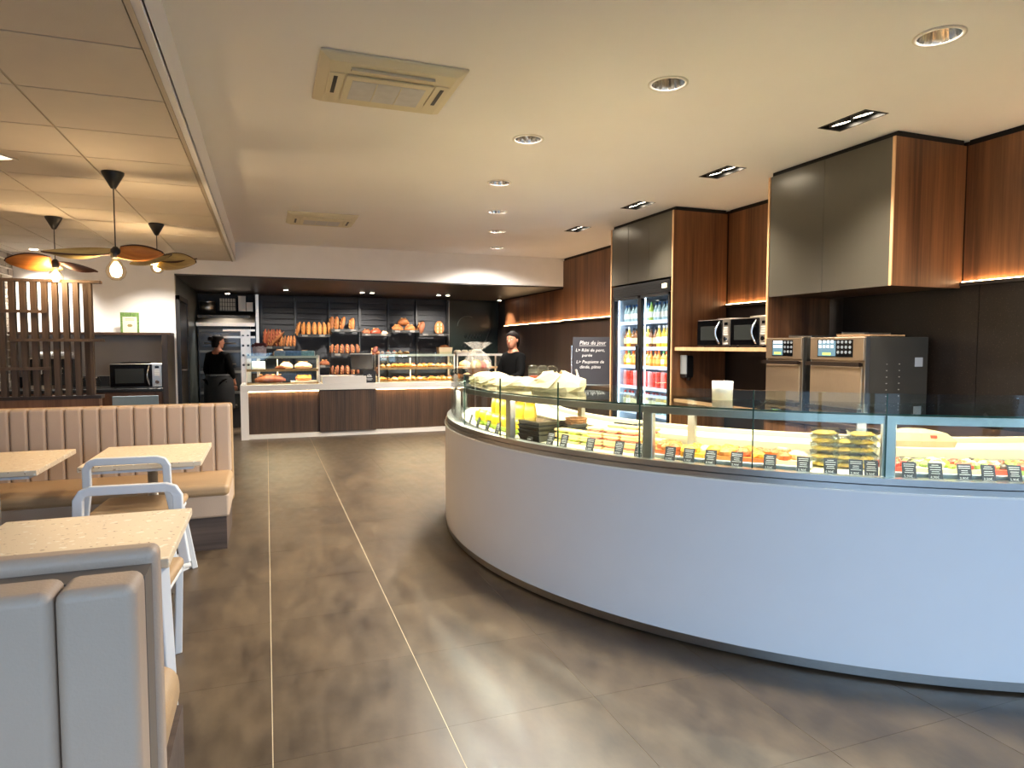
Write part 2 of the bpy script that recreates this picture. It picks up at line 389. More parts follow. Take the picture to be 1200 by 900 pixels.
# soffit with openings for three lamp pairs and two single spots
SOF = [(.323, 11.62, 1), (1.667, 11.75, 2), (3.053, 11.85, 2)]
g = G(); ys = sorted({YH, YB})
obj('soffit', G().box(-1.12, XR, YH + .004, YB, HS, HS + .02), M_SOFFIT, head)

# outer walls
wl = struct('wall_left', G().box(XL - .15, XL, YF - .2, YB + .2, 0, 3.05), mat('white_mortar', '#d5cec2', .9, var=.05, bump=.2))
wb = struct('wall_back', G().box(XL, XR, YB, YB + .15, 0, 3.05), mat('dark_back_wall', '#201f22', .6, var=.08))
wr = struct('wall_right', G().box(XR, XR + .15, YF - .2, YB + .2, 0, 3.05), M_DARKWALL)
rn = random.Random(3)
M_BRICK = mat('weathered_grey_brick', '#8e8376', .85, var=.2, vscale=12, bump=.3, bscale=50, rnd=.25)
z = .95; row = 0
while z < HD - .05:
    hh = rn.uniform(.06, .085); y = 8.5 + (row % 2) * .12
    while y < YH - .06:
        ln = min(rn.uniform(.16, .27), YH - .01 - y); pr = rn.uniform(.006, .016)
        obj('brick', G().box(XL, XL + pr, y, y + ln, z, z + hh), M_BRICK, wl, bev=(.004, 1)); y += ln + .022
    z += hh + .02; row += 1
# wall behind the coffee corner, flush with the header
wc = struct('wall_corner', G().box(XL, -1.12, YH, YH + .12, 0, HD + .05), M_WHITE)
# side wall of the passage to the ovens, steel clad, with a black door
M_CLAD = mat('grey_green_steel_cladding', '#6a706c', .3, .6, var=.06, vscale=3)
wp = struct('wall_passage', G().box(-1.24, -1.12, YH + .125, YB, 0, HS), M_CLAD)
d1 = struct('door_1', G().box(-1.12, -1.085, YH + .10, YH + 1.0, .01, 2.05), mat('black_door', '#141312', .35), bev=(.003, 1))
obj('door_frame', G().box(-1.12, -1.07, YH + .03, YH + .09, 0, 2.12).box(-1.12, -1.07, YH + 1.01, YH + 1.07, 0, 2.12).box(-1.12, -1.07, YH + .03, YH + 1.07, 2.06, 2.12), M_BLACK, d1)
g = G().box(-1.085, -1.078, YH + .16, YH + .2, .98, 1.2).tube([(-1.08, YH + .18, 1.12), (-1.03, YH + .18, 1.12), (-1.03, YH + .3, 1.12)], .009, 8)
obj('door_handle', g, M_CHROME, d1, label='chrome lever handle')
# front of the shop behind the photographer: low glazing bars and panes, daylight comes in here
fr = struct('wall_front', G().box(XL, XL + .35, YF - .12, YF, 0, HC).box(XR - .15, XR, YF - .12, YF, 0, HC).box(XL + .35, XR - .15, YF - .12, YF, 2.68, 3.05), M_WHITE)
w1 = struct('window_1', G().box(XL + .35, XR - .15, YF - .09, YF - .03, 0, .08).box(XL + .35, XR - .15, YF - .09, YF - .03, 2.6, 2.68), M_DARKMETAL)
nb = 5; wx0, wx1 = XL + .35, XR - .15
for k in range(nb + 1):
    x = wx0 + (wx1 - wx0 - .06) * k / nb
    obj('mullion', G().box(x, x + .06, YF - .09, YF - .03, .08, 2.6), M_DARKMETAL, w1)
    if k < nb: obj('pane', G().box(x + .06, wx0 + (wx1 - wx0 - .06) * (k + 1) / nb, YF - .064, YF - .056, .08, 2.6), M_GLASSF, w1)
car = thing('parked_car', 'dark blue car parked outside the shop window', 'car', (.9, -7.2, -.05))
M_CARP = mat('dark_blue_car_paint', '#1c2738', .2, .3, coat=.6); M_TYRE = mat('tyre_rubber', '#101010', .8)
prof = [(-2.0, .35), (-2.05, .62), (-1.7, .82), (-1.0, .92), (-.45, 1.38), (.9, 1.42), (1.6, .98), (2.0, .92), (2.05, .4)]
obj('car_body', G().prism(prof, 'Y', -.82, .82), M_CARP, car, bev=(.05, 3, 1))
for y_ in (-.825, .825):
    for q in ([(-.85, .95), (-.4, 1.32), (.15, 1.34), (.15, .95)], [(.2, .95), (.2, 1.34), (.85, 1.35), (1.35, .98)]):
        obj('side_window', G().prism(q, 'Y', y_ - .004, y_ + .004), M_BLACKGLOSS, car)
    for x_ in (-1.28, 1.28):
        w_ = obj('wheel', G().tube([(x_, y_ - .1, .33), (x_, y_ + .03, .33)], .33, 24), M_TYRE, car)
        for k in range(6):
            a_ = k * pi / 3; obj('wheel_spoke', G().bar((x_, y_ + .035 * (1 if y_ > 0 else -1), .33), (x_ + .23 * cos(a_), y_ + .035 * (1 if y_ > 0 else -1), .33 + .23 * sin(a_)), .05, .02, (0, 1, 0)), M_ALU, w_)
for k in range(2): obj('lamp_unit', G().box(-2.04 if k == 0 else 1.98, -1.98 if k == 0 else 2.04, .45, .78, .62, .75), M_CHROME, car)
struct('ground', G().box(-30, 30, -40, YF - .2, -.2, -.05), mat('asphalt', '#6b6d70', .9, var=.1, bump=.2))

# ------------------------------------------------------------------ right-hand wall cladding
TOPZ = 2.81
def upper_panel(y0, y1, z0, z1, led=True):
    """veneer panel high on the wall with a lit ledge below it"""
    obj('wood_panel', G().box(4.52, XR, y0, y1, z0, z1), M_WALNUT, wr)
    obj('shadow_gap', G().box(4.535, XR, y0, y1, z1, HC if z1 > 2.5 else HS), M_GAP, wr)
    if led:
        obj('led_ledge', G().box(4.485, XR, y0, y1, z0 - .035, z0 - .012), M_DARKWALL, wr)
        obj('led_strip', G().box(4.495, 4.512, y0 + .01, y1 - .01, z0 - .012, z0 - .006), M_WARMLED, wr)
upper_panel(-.2, 3.23, 1.895, TOPZ)
upper_panel(4.40, 5.72, 1.885, TOPZ)
upper_panel(7.03, YH, 1.865, TOPZ)
upper_panel(YH, 12.58, 1.855, HS - .02)
y = -.2
for w in (1.1, 1.1, 1.1, 1.12):
    obj('stone_panel', G().box(4.5, XR, y + .002, y + w - .002, .9, 1.86), M_STONE, wr); y += w
obj('wood_panel', G().box(4.535, XR, 7.03, YB, 0, 1.82), wood('dark_brown_veneer', '#241812', '#3b2a1f', 'Z', .45), wr)

# ================================================================== tall units, ovens, microwaves, fridge on the right
def cabinet(label, y0, y1, z0, z1, doors, near_panel, far_panel):
    t = thing('wall_cabinet', label, 'cabinet', (XF, (y0 + y1) / 2, z0)); o = Matrix.Translation((-XF, -(y0 + y1) / 2, -z0))
    def part(n, g, m, **k): return obj(n, g.tf(o), m, t, **k)
    part('carcass', G().box(XF + .024, 4.51, y0 + .02, y1 - .02, z0 + .004, z1), M_WALNUT_D)
    part('shadow_gap', G().box(XF + .03, 4.5, y0 + .01, y1 - .01, z1, HC - .002), M_GAP)
    for a, b_ in near_panel: part('side_panel', G().box(XF + .003, 4.515, y0, y0 + .02, a, b_), M_WALNUT)
    for a, b_ in far_panel: part('side_panel', G().box(XF + .003, 4.515, y1 - .02, y1, a, b_), M_WALNUT)
    part('edge_band', G().box(XF - .006, XF + .003, y0, y0 + .02, min(p[0] for p in near_panel), z1), M_OAKEDGE)
    part('edge_band', G().box(XF - .006, XF + .003, y1 - .02, y1, min(p[0] for p in far_panel), z1), M_OAKEDGE)
    ys = [y0 + .022] + doors + [y1 - .022]
    for k in range(len(ys) - 1):
        part('cabinet_door', G().box(XF, XF + .02, ys[k] + .0015, ys[k + 1] - .0015, z0, z1), M_DOORGREY, bev=(.0015, 1))
    return t
cabinet('wide grey two-door wall cabinet above the stainless ovens', 3.235, 4.395, 1.845, TOPZ, [3.822], [(1.845, TOPZ)], [(1.46, TOPZ)])
cabinet('grey three-door cabinet above the glass drinks fridge', 5.735, 7.02, 2.15, TOPZ, [6.194, 6.624], [(.0, TOPZ)], [(.0, TOPZ)])

# low wood back-bar under the ovens and microwaves
t = thing('back_bar', 'low brown wood back bar with dark worktop under the ovens', 'counter', (XF, 3.9, 0))
o_ = TR(-XF, -3.9, 0)
obj('worktop', G().box(3.78, 4.495, 2.5, 4.36, .86, .9).tf(o_), M_WALNUT_D, t, bev=(.004, 1))
obj('base_body', G().box(3.84, 4.495, 2.5, 4.36, .1, .86).tf(o_), M_WALNUT, t)
obj('plinth', G().box(3.9, 4.495, 2.5, 4.36, 0, .1).tf(o_), M_BLACK, t)
for k in range(4):
    y0 = 2.51 + k * .4615; obj('door', G().box(3.82, 3.84, y0, y0 + .455, .12, .85).tf(o_), M_WALNUT, t)

def oven(y0, y1, label):
    w = y1 - y0; D = .6
    t = thing('speed_oven', label, 'oven', (XF, y0, .9))
    H = .612
    obj('casing', G().box(.03, D, 0, w, .03, H), M_OVENSIDE, t, bev=(.004, 1))
    obj('front_frame', G().box(.0, .03, 0, w, .03, H), M_OVENSTEEL, t, bev=(.004, 1))
    dr = obj('oven_door', G().box(-.022, 0, .01, w - .01, .05, .40), M_OVENSTEEL, t, bev=(.006, 2))
    obj('door_handle', G().box(-.06, -.04, -.0, w + .0, .405, .432).box(-.04, 0, .02, .04, .408, .428).box(-.04, 0, w - .04, w - .02, .408, .428), mat('dark_bronze_handle', '#2c211a', .35, .6), dr)
    obj('door_badge', G().box(-.026, -.022, .07, .14, .1, .125), M_BLACK, dr)
    cp = obj('control_panel', G().box(-.016, 0, .0, w, .445, H - .004), M_OVENSTEEL, t, bev=(.003, 1))
    # seen from the front the screen is on the left, i.e. at the larger y
    obj('display_bezel', G().box(-.019, -.016, .09, w - .075, .468, H - .02), M_BLACKGLOSS, cp)
    sw = (w - .165)
    ym = .09 + sw * .47
    obj('display_screen', G().box(-.0205, -.019, ym, w - .082, .474, H - .028), mat('oven_screen', '#20323c', .2, emit=.25, ecol=(.25, .42, .5)), cp)
    g = G()
    for r in range(2):
        for c in range(4): g.cb((-.0212, w - .1 - c * (w - .082 - ym) / 4.3, .578 - r * .035), (.001, .022, .02))
    obj('screen_icons', g, mat('screen_icon_white', '#d9e4e8', .4, emit=.7), cp)
    obj('screen_button', G().cb((-.0212, (ym + w - .082) / 2, .49), (.001, .075, .018)), mat('screen_green', '#9dc94a', .4, emit=.6), cp)
    g = G()
    for r in range(3):
        for c in range(3 if w < .475 else 4):
            g.tube([(-.019, ym - .022 - c * .034, .575 - r * .036), (-.0205, ym - .022 - c * .034, .575 - r * .036)], .011, 10)
    obj('key_ring', g, mat('key_grey', '#6f7478', .4), cp)
    for k in range(2): obj('corner_strip', G().box(-.002, .034, -.004 if k == 0 else w, 0 if k == 0 else w + .004, .03, H), M_ALU, t)
    for c in range(2):
        for r in range(6): obj('vent_slot', G().cb((.2 + c * .12, -.0015, .42 - r * .045), (.01, .003, .006)), mat('vent_grey', '#9a948a', .4), t)
    obj('rating_label', G().box(.47, .545, -.002, 0, .4, .465), mat('label_grey', '#a9adb0', .5), t)
    for k, (x, y) in enumerate(((.05, .04), (.05, w - .04), (D - .05, .04), (D - .05, w - .04))):
        obj('foot', G().lathe([(.018, 0), (.018, .03)], 10, (x, y, 0)), M_BLACK, t)
    return t
oven(3.985, 4.37, 'narrower stainless speed oven beside the microwave shelf')
oven(3.42, 3.90, 'wider stainless speed oven with a dark graphite side')
g = G()
for (lab, y, z, w, d) in (('flat steel tray lying on the narrower oven', 4.17, 1.516, .24, .3), ('pale wooden peel lying on the wider oven', 3.66, 1.516, .3, .34), ('small steel tray stacked on the wooden peel', 3.66, 1.53, .2, .26)):
    tt = tag(obj('baking_tray', G().box(-.16, -.16 + d, -w / 2, w / 2, 0, .012).box(-.16, -.155 + d, w / 2 - .006, w / 2, .012, .02), M_STEEL if 'steel' in lab else M_OAKEDGE, loc=(XF + .3, y, z), bev=(.003, 1)), lab, 'tray')

# microwave shelf
t = thing('microwave_shelf', 'walnut wall shelf that carries two microwaves', 'shelf', (4.2, 5.05, 1.4))
obj('board', G().box(-.31, .3, -.65, .67, 0, .035), M_WALNUT_D, t)
obj('front_edge', G().box(-.32, -.31, -.65, .67, 0, .035), M_OAKEDGE, t)
M_KEY = mat('key_silver', '#d8d2c6', .35)
def microwave(loc, rz, label, w=.48, h=.255, d=.36, body=M_STEEL, chrome=True, group=None):
    """front faces -x before turning; panel on the viewer's right"""
    t = thing('microwave', label, 'microwave', loc, rz, group)
    obj('casing', G().box(.02, d, -w / 2, w / 2, .012, h), body, t, bev=(.006, 2))
    obj('front_plate', G().box(0, .02, -w / 2, w / 2, .012, h), M_STEEL, t, bev=(.003, 1))
    pw = .105
    dr = obj('door', G().box(-.012, 0, -w / 2 + pw, w / 2 - .004, .018, h - .006), M_BLACKGLOSS, t, bev=(.004, 1))
    obj('door_window', G().box(-.0135, -.012, -w / 2 + pw + .09, w / 2 - .06, .065, h - .06), mat('microwave_window', '#2b2d2b', .15), dr)
    y = -w / 2 + pw + .03
    pts = [(-.012 - .035 * sin(pi * k / 10), y + .02 * sin(pi * k / 10), .03 + (h - .05) * k / 10) for k in range(11)]
    obj('door_handle', G().tube(pts, .0095, 8), M_CHROME, dr, smooth=True)
    cp = obj('control_panel', G().box(-.008, 0, -w / 2 + .004, -w / 2 + pw - .004, .018, h - .006), M_STEEL, t)
    obj('display', G().box(-.0095, -.008, -w / 2 + .03, -w / 2 + pw - .03, h - .055, h - .03), M_BLACKGLOSS, cp)
    for k in range(4): obj('key', G().box(-.013, -.008, -w / 2 + .024, -w / 2 + pw - .024, h - .085 - k * .02, h - .073 - k * .02), M_KEY, cp)
    yk = -w / 2 + pw / 2
    obj('knob', G().lathe([(.024, 0), (.02, .014)], 14).tf(TR(-.008, yk, .075) @ Matrix.Rotation(-pi / 2, 4, 'Y')), M_CHROME, cp)
    obj('key', G().box(-.013, -.008, -w / 2 + .024, -w / 2 + pw - .024, .028, .042), M_KEY, cp)
    for x, yy in ((.04, -w / 2 + .05), (.04, w / 2 - .05), (d - .04, -w / 2 + .05), (d - .04, w / 2 - .05)):
        obj('foot', G().lathe([(.014, 0), (.014, .012)], 8, (x, yy, 0)), M_BLACK, t)
    return t
microwave((3.91, 5.14, 1.435), 0, 'steel and black microwave beside the fridge side panel')
microwave((3.91, 4.655, 1.435), 0, 'steel and black microwave nearer the ovens on the shelf')
tag(obj('steel_dish', G().lathe([(.14, 0), (.16, .012), (.155, .012), (.135, .003)], 20, cap=True), M_STEEL, loc=(4.12, 5.1, 1.692), smooth=True), 'thin steel dish on the microwave beside the fridge panel', 'dish')
tag(obj('pan_cover', G().lathe([(.17, 0), (.17, .014), (.03, .026), (.0, .026)], 20), M_STEEL, loc=(4.11, 4.62, 1.692), smooth=True), 'pale steel pan cover on the microwave nearer the ovens', 'cover')

# soap dispenser on the fridge side panel
t = thing('soap_dispenser', 'black and grey soap dispenser under the microwave shelf', 'dispenser', (4.0, 5.735, 1.12))
obj('housing', G().box(-.05, .05, -.11, -.001, .0, .23), M_BLACK, t, bev=(.02, 3, 1))
obj('lever', G().box(-.056, -.04, -.125, -.02, .04, .235), mat('dispenser_grey', '#8a8d8c', .3), t, bev=(.007, 2))
obj('nozzle', G().lathe([(.02, 0), (.028, .03)], 10, (.0, -.09, -.02)), M_BLACK, t)

# glass-door drinks fridge
FY0, FY1 = 5.79, 6.965
t = thing('drinks_fridge', 'tall black drinks fridge with two lit glass doors', 'fridge', (XF, FY0, 0)); W = FY1 - FY0
M_FRBODY = mat('fridge_liner', '#aab3bd', .4); M_FRSHELF = mat('fridge_shelf_white', '#c9d4de', .35)
obj('cabinet_shell', G().box(.06, .64, 0, .03, 0, 2.13).box(.06, .64, W - .03, W, 0, 2.13).box(.62, .64, 0, W, 0, 2.13).box(.06, .64, 0, W, 2.0, 2.13).box(.06, .64, 0, W, 0, .28), M_FRBODY, t)
obj('header_grille', G().box(.0, .06, 0, W, 2.005, 2.13), M_BLACK, t)
for k in range(5): obj('grille_slat', G().box(-.006, .0, .02, W - .02, 2.02 + k * .02, 2.03 + k * .02), M_DARKMETAL, t)
obj('logo_plate', G().box(-.009, -.004, .05, .13, 2.045, 2.09), mat('lit_logo_plate', '#ead9b0', .4, emit=1.2), t)
obj('base_grille', G().box(.0, .06, 0, W, 0, .25), M_BLACK, t)
for k in range(2):
    a, b_ = (0.004, W / 2 - .003) if k == 0 else (W / 2 + .003, W - .004)
    d = obj('door', G().box(.0, .04, a, a + .03, .25, 2.0).box(.0, .04, b_ - .03, b_, .25, 2.0).box(.0, .04, a, b_, 1.97, 2.0).box(.0, .04, a, b_, .25, .29), M_BLACK, t)
    obj('glass_pane', G().box(.012, .022, a + .03, b_ - .03, .29, 1.97), M_GLASSF, d)
    yh = b_ - .012 if k == 0 else a + .012
    obj('door_handle', G().box(-.03, -.012, yh - .012, yh + .012, 1.18, 1.46).box(-.012, 0, yh - .01, yh + .01, 1.2, 1.23).box(-.012, 0, yh - .01, yh + .01, 1.41, 1.44), M_BLACK, d, bev=(.006, 2))
for y in (.036, W / 2 - .02, W / 2 + .02, W - .036):
    obj('light_tube', G().box(.062, .07, y - .003, y + .003, .3, 1.97), M_COOL, t)
SH = [.42, .70, .985, 1.22, 1.43, 1.72]
for z in SH:
    s = obj('shelf', G().box(.09, .6, .035, W - .035, z - .012, z), M_FRSHELF, t)
    obj('shelf_glow_strip', G().box(.095, .11, .05, W - .05, z - .018, z - .0125), M_COOL, s)  # glowing strip added under each shelf to brighten the fridge inside
    obj('price_rail', G().box(.082, .09, .035, W - .035, z - .03, z + .006), mat('price_rail_glow', '#b9c3e0', .3, emit=.35), s)  # rail is no lamp; a faint glow of its own makes it look lit
def bottle(name, h, r, mbody, mcap, label_m, label, group, neck=.35):
    t = thing(name, label, 'bottle' if 'can' not in name else 'can', group=group)
    if name == 'drink_can':
        obj('can_body', G().lathe([(r * .8, 0), (r, .01), (r, h - .012), (r * .85, h)], 12), mbody, t, smooth=False)
        obj('can_lid', G().lathe([(r * .82, h), (r * .8, h + .003)], 12), M_ALU, t)
    else:
        n = h * (1 - neck)
        obj('bottle_body', G().lathe([(r * .9, 0), (r, .008), (r, n * .95), (r * .8, n), (r * .38, n + h * neck * .5), (r * .36, h - .02)], 12), mbody, t, smooth=True)
        obj('wrap_label', G().lathe([(r * 1.01, n * .3), (r * 1.01, n * .75)], 12, cap=False), label_m, t)
        obj('cap', G().lathe([(r * .42, h - .025), (r * .42, h)], 10), mcap, t)
    return t
def juice(n, c, e=0.): return mat(n, c, .25, var=.05, rnd=.12)
M_WATER = mat('pale_water_bottle', '#a9c4c9', .15, rnd=.1); M_WLBL = mat('bottle_label_white', '#e8e8e0', .5); M_CAPB = mat('cap_blue', '#3d6fae', .4); M_CAPG = mat('cap_green', '#5f9a4d', .4)
rows = [
    (1.72, [('water_bottle', .2, .031, M_WATER, M_CAPB, M_WLBL, 'clear water bottle on the topmost shelf of the drinks fridge'), ('water_bottle', .21, .031, juice('lime_drink', '#b7cf5a'), M_CAPG, M_WLBL, 'lime green bottle on the topmost shelf of the drinks fridge')], 'bottles on the topmost fridge shelf', [0, 0, 0, 0, 0, 0, 1, 0, 0, 0, 0, 0, 0, 0]),
    (1.43, [('juice_bottle', .235, .031, juice('yellow_juice', '#dfb93c'), mat('cap_white', '#eeeae0', .4), M_WLBL, 'yellow juice bottle on the second fridge shelf'), ('juice_bottle', .22, .031, juice('brown_tea', '#7a4a22'), M_BLACK, juice('label_cream', '#e7d9a8'), 'brown iced tea bottle on the second fridge shelf')], 'bottles on the second fridge shelf', [0, 0, 0, 0, 0, 1, 1, 0, 0, 0, 1, 1, 0, 1]),
    (1.22, [('juice_bottle', .17, .033, juice('orange_juice', '#e08a2a'), mat('cap_orange', '#e0641c', .4), juice('label_orange', '#f0b35a'), 'orange juice bottle on the middle fridge shelf'), ('juice_bottle', .17, .033, juice('apple_juice', '#d9c24a'), M_CAPG, M_WLBL, 'pale apple juice bottle on the middle fridge shelf')], 'bottles on the middle fridge shelf', [1, 0, 0, 1, 0, 0, 0, 0, 0, 1, 0, 0, 1, 0]),
    (.985, [('drink_can', .175, .031, juice('red_can', '#c43a2c'), None, None, 'red can on the fridge shelf below the orange juices'), ('drink_can', .175, .031, juice('pink_can', '#e08c86'), None, None, 'pink can on the fridge shelf below the orange juices')], 'cans on the fourth fridge shelf', [1, 1, 0, 1, 0, 0, 1, 0, 0, 0, 1, 0, 0, 1]),
    (.70, [('water_bottle', .225, .033, M_WATER, mat('cap_red', '#b8322a', .4), M_WLBL, 'clear water bottle on the shelf under the red cans')], 'water bottles low in the fridge', [0] * 13)]
for z, kinds, grp, seq in rows:
    protos = [None] * len(kinds)
    n = len(seq)
    for k, q in enumerate(seq):
        y = FY0 + .075 + (W - .15) * k / (n - 1); loc = (XF + .135 + .01 * (k % 2), y, z)
        if protos[q] is None:
            a = kinds[q]; protos[q] = bottle(a[0], a[1], a[2], a[3], a[4], a[5], a[6], grp); protos[q].location = loc
        else: dup(protos[q], loc)

# sideboard along the wall beyond the fridge with the day's menu board
t = thing('sideboard', 'dark sideboard against the wall beyond the drinks fridge', 'sideboard', (4.2, 8.6, 0))
obj('top_board', G().box(-.3, .33, -1.5, 1.6, .9, .94), M_WALNUT_D, t)
obj('body', G().box(-.26, .33, -1.48, 1.58, 0, .9), M_DARKWALL, t)
p0, p1 = PY(665, 397, 7.75), PY(709, 450, 7.75)
bw, bh = .50, .62
t = thing('menu_board', 'dark chalkboard with the white handwritten dishes of the day', 'sign', (3.93, 7.62, .94), radians(-22))
bo = obj('board', G().box(-bw / 2, bw / 2, 0, .016, 0, bh), mat('chalkboard_slate', '#34343a', .7, var=.06), t)
for k, (s, y, sz, x) in enumerate((('Plats du jour', .545, .066, .0), ('\u21b3 Rôti de porc,', .45, .056, -.03), ('purée', .385, .056, -.07), ('\u21b3 Paupiette de', .30, .056, -.03), ('dinde, pâtes', .235, .056, -.03))):
    obj('chalk_lettering', text_mesh(s.replace('\u21b3', 'L>'), sz, M_CHALK, .0004, shear=.2), parent=bo, loc=(x, -.0008, y), rot=(pi / 2, 0, 0))
obj('chalk_underline', G().box(-.17, .17, -.001, 0, .507, .511), M_CHALK, bo)
for x, hh in ((-.27, .50), (.27, .36)):
    obj('chrome_post', G().lathe([(.03, 0), (.03, .012), (.009, .014), (.009, hh), (.018, hh), (.018, hh + .008)], 12, (x, -.03, 0)), M_CHROME, t)
obj('foot_rail', G().box(-.29, .29, -.05, .02, 0, .012), M_ALU, t)

# ================================================================== ceiling fixtures
M_RING = mat('white_lamp_ring', '#dcd6ca', .5)
M_REFL = mat('faceted_reflector', '#cfc9bd', .14, 1.)
DL_NAMES = ['above the counter bend nearest the street windows', 'second along the counter from the street windows', 'third along the counter from the street windows',
            'fourth along the counter from the street windows', 'fifth along the counter from the street windows', 'sixth along the counter from the street windows', 'nearest the bakery header']
for k, (x, y) in enumerate(ROUND):
    t = thing('downlight', 'round recessed ceiling downlight, ' + DL_NAMES[k], 'downlight', (x, y, HC), group='round downlights following the curved counter')
    obj('trim_ring', G().loft([[(r * cos(2 * pi * i / 28), r * sin(2 * pi * i / 28), z) for i in range(28)] for r, z in ((RR - .004, .01), (RR - .004, -.006), (RR + .014, -.004), (RR + .014, .001))], cap=False), M_RING, t, smooth=True)
    obj('reflector', G().loft([[(r * cos(2 * pi * i / 32) * (1.02 if i % 2 else .98), r * sin(2 * pi * i / 32) * (1.02 if i % 2 else .98), z) for i in range(32)] for r, z in ((RR - .005, 0), (RR * .8, .06), (RR * .55, .11))], cap=False), M_REFL, t)
    obj('lamp_face', G().lathe([(RR * .56, .105), (RR * .56, .11)], 20), M_SPOT, t)
    lamp('SPOT', 'downlight_lamp', t, (0, 0, -.014), 92 if k < 4 else 135, size=.06, spot=156, blend=.9)
SP_NAMES = ['over the wide oven cabinet', 'between the two tall cabinets', 'in front of the fridge cabinet', 'beyond the fridge cabinet']
for k, (x, y) in enumerate(RECT):
    t = thing('twin_spotlight', 'black recessed twin spotlight in the ceiling ' + SP_NAMES[k], 'spotlight', (x, y, HC), group='black twin spotlights along the right wall')
    g = G().box(-RW - .006, -RW + .004, -RL - .006, RL + .006, -.003, .09).box(RW - .004, RW + .006, -RL - .006, RL + .006, -.003, .09).box(-RW, RW, -RL - .006, -RL + .004, -.003, .09).box(-RW, RW, RL - .004, RL + .006, -.003, .09).box(-RW, RW, -RL, RL, .085, .09)
    obj('housing', g, M_BLACK, t)
    for s in (-1, 1):
        h = obj('spot_head', G().lathe([(.05, .04), (.066, .0), (.072, .0), (.06, .06)], 20, cap=False).tf(TR(0, s * .082, .004) @ Matrix.Rotation(radians(-14), 4, 'Y')), M_DARKMETAL, t, smooth=True)
        obj('lamp_face', G().lathe([(.058, .006), (.056, .012)], 18).tf(TR(0, s * .082, .004) @ Matrix.Rotation(radians(-14), 4, 'Y')), M_SPOT, h)
    lamp('SPOT', 'spot_lamp', t, (.0, 0, .0), 75, size=.05, spot=105, blend=.8, rot=(0, radians(6), 0))
# spots in the bakery soffit
for k, (x, y, n) in enumerate(SOF):
    t = thing('soffit_spotlight', ['single white spotlight in the dark soffit beside the kitchen passage', 'pair of white spotlights in the dark soffit over the till', 'pair of white spotlights in the dark soffit over the pastry case'][k], 'spotlight', (x, y, HS), group='spotlights in the bakery soffit')
    for q in range(n):
        xx = (q - (n - 1) / 2) * .17
        s = obj('lamp_rim', G().lathe([(.045, -.002), (.05, -.012), (.038, -.014)], 16, (xx, 0, 0)), M_BLACK, t)
        obj('lamp_face', G().lathe([(.036, -.0145), (.036, -.016)], 14, (xx, 0, 0)), M_SPOT, s)
    lamp('SPOT', 'spot_lamp', t, (0, 0, -.02), 85 * n, size=.05, spot=120, blend=.7, rot=(radians(24), 0, 0))
for x, lab in ((4.3, 'small bright spotlight on the soffit beside the wood wall'), (-.6, 'small spotlight in the soffit above the bakery ovens')):
    t = thing('soffit_spotlight', lab, 'spotlight', (x, 12.3, HS), group='spotlights in the bakery soffit')
    obj('lamp_rim', G().lathe([(.04, 0), (.05, -.02), (.04, -.05), (.036, -.05)], 14), M_CHROME, t)
    obj('lamp_face', G().lathe([(.034, -.0505), (.034, -.052)], 14), M_SPOT, t)
    lamp('SPOT', 'spot_lamp', t, (0, 0, -.06), 45, size=.05, spot=100, blend=.6)
# little spots in the dropped ceiling near the corner wall
for k, (x, y) in enumerate(((-2.55, 9.35), (-1.32, 8.9))):
    t = thing('panel_spotlight', ['small spotlight in a ceiling panel beside the brick wall', 'small spotlight in a ceiling panel before the corner wall', 'small spotlight in a ceiling panel beside the header'][k], 'spotlight', (x, y, HD), group='small spotlights in the panel ceiling')
    obj('lamp_rim', G().lathe([(.05, 0), (.055, -.006), (.045, -.008)], 18), M_RING, t)
    obj('lamp_face', G().lathe([(.043, -.0085), (.043, -.01)], 16), M_SPOT, t)
    lamp('SPOT', 'spot_lamp', t, (0, 0, -.015), 95, size=.04, spot=95, blend=.9, rot=(radians(22), 0, 0))
# luminous panel in one grid cell
t = thing('light_panel', 'square warm light panel fixed under the panel ceiling', 'ceiling light', (-1.785, 4.805, HD), radians(-27))
obj('frame', G().box(-CP / 2 + .01, CP / 2 - .01, -CP / 2 + .01, -CP / 2 + .03, -.004, .0).box(-CP / 2 + .01, CP / 2 - .01, CP / 2 - .03, CP / 2 - .01, -.004, .0).box(-CP / 2 + .01, -CP / 2 + .03, -CP / 2 + .03, CP / 2 - .03, -.004, .0).box(CP / 2 - .03, CP / 2 - .01, -CP / 2 + .03, CP / 2 - .03, -.004, .0), M_RING, t)
obj('diffuser', G().box(-CP / 2 + .03, CP / 2 - .03, -CP / 2 + .03, CP / 2 - .03, -.003, -.0005), glow('panel_light', (1, .76, .5), 1.2), t)

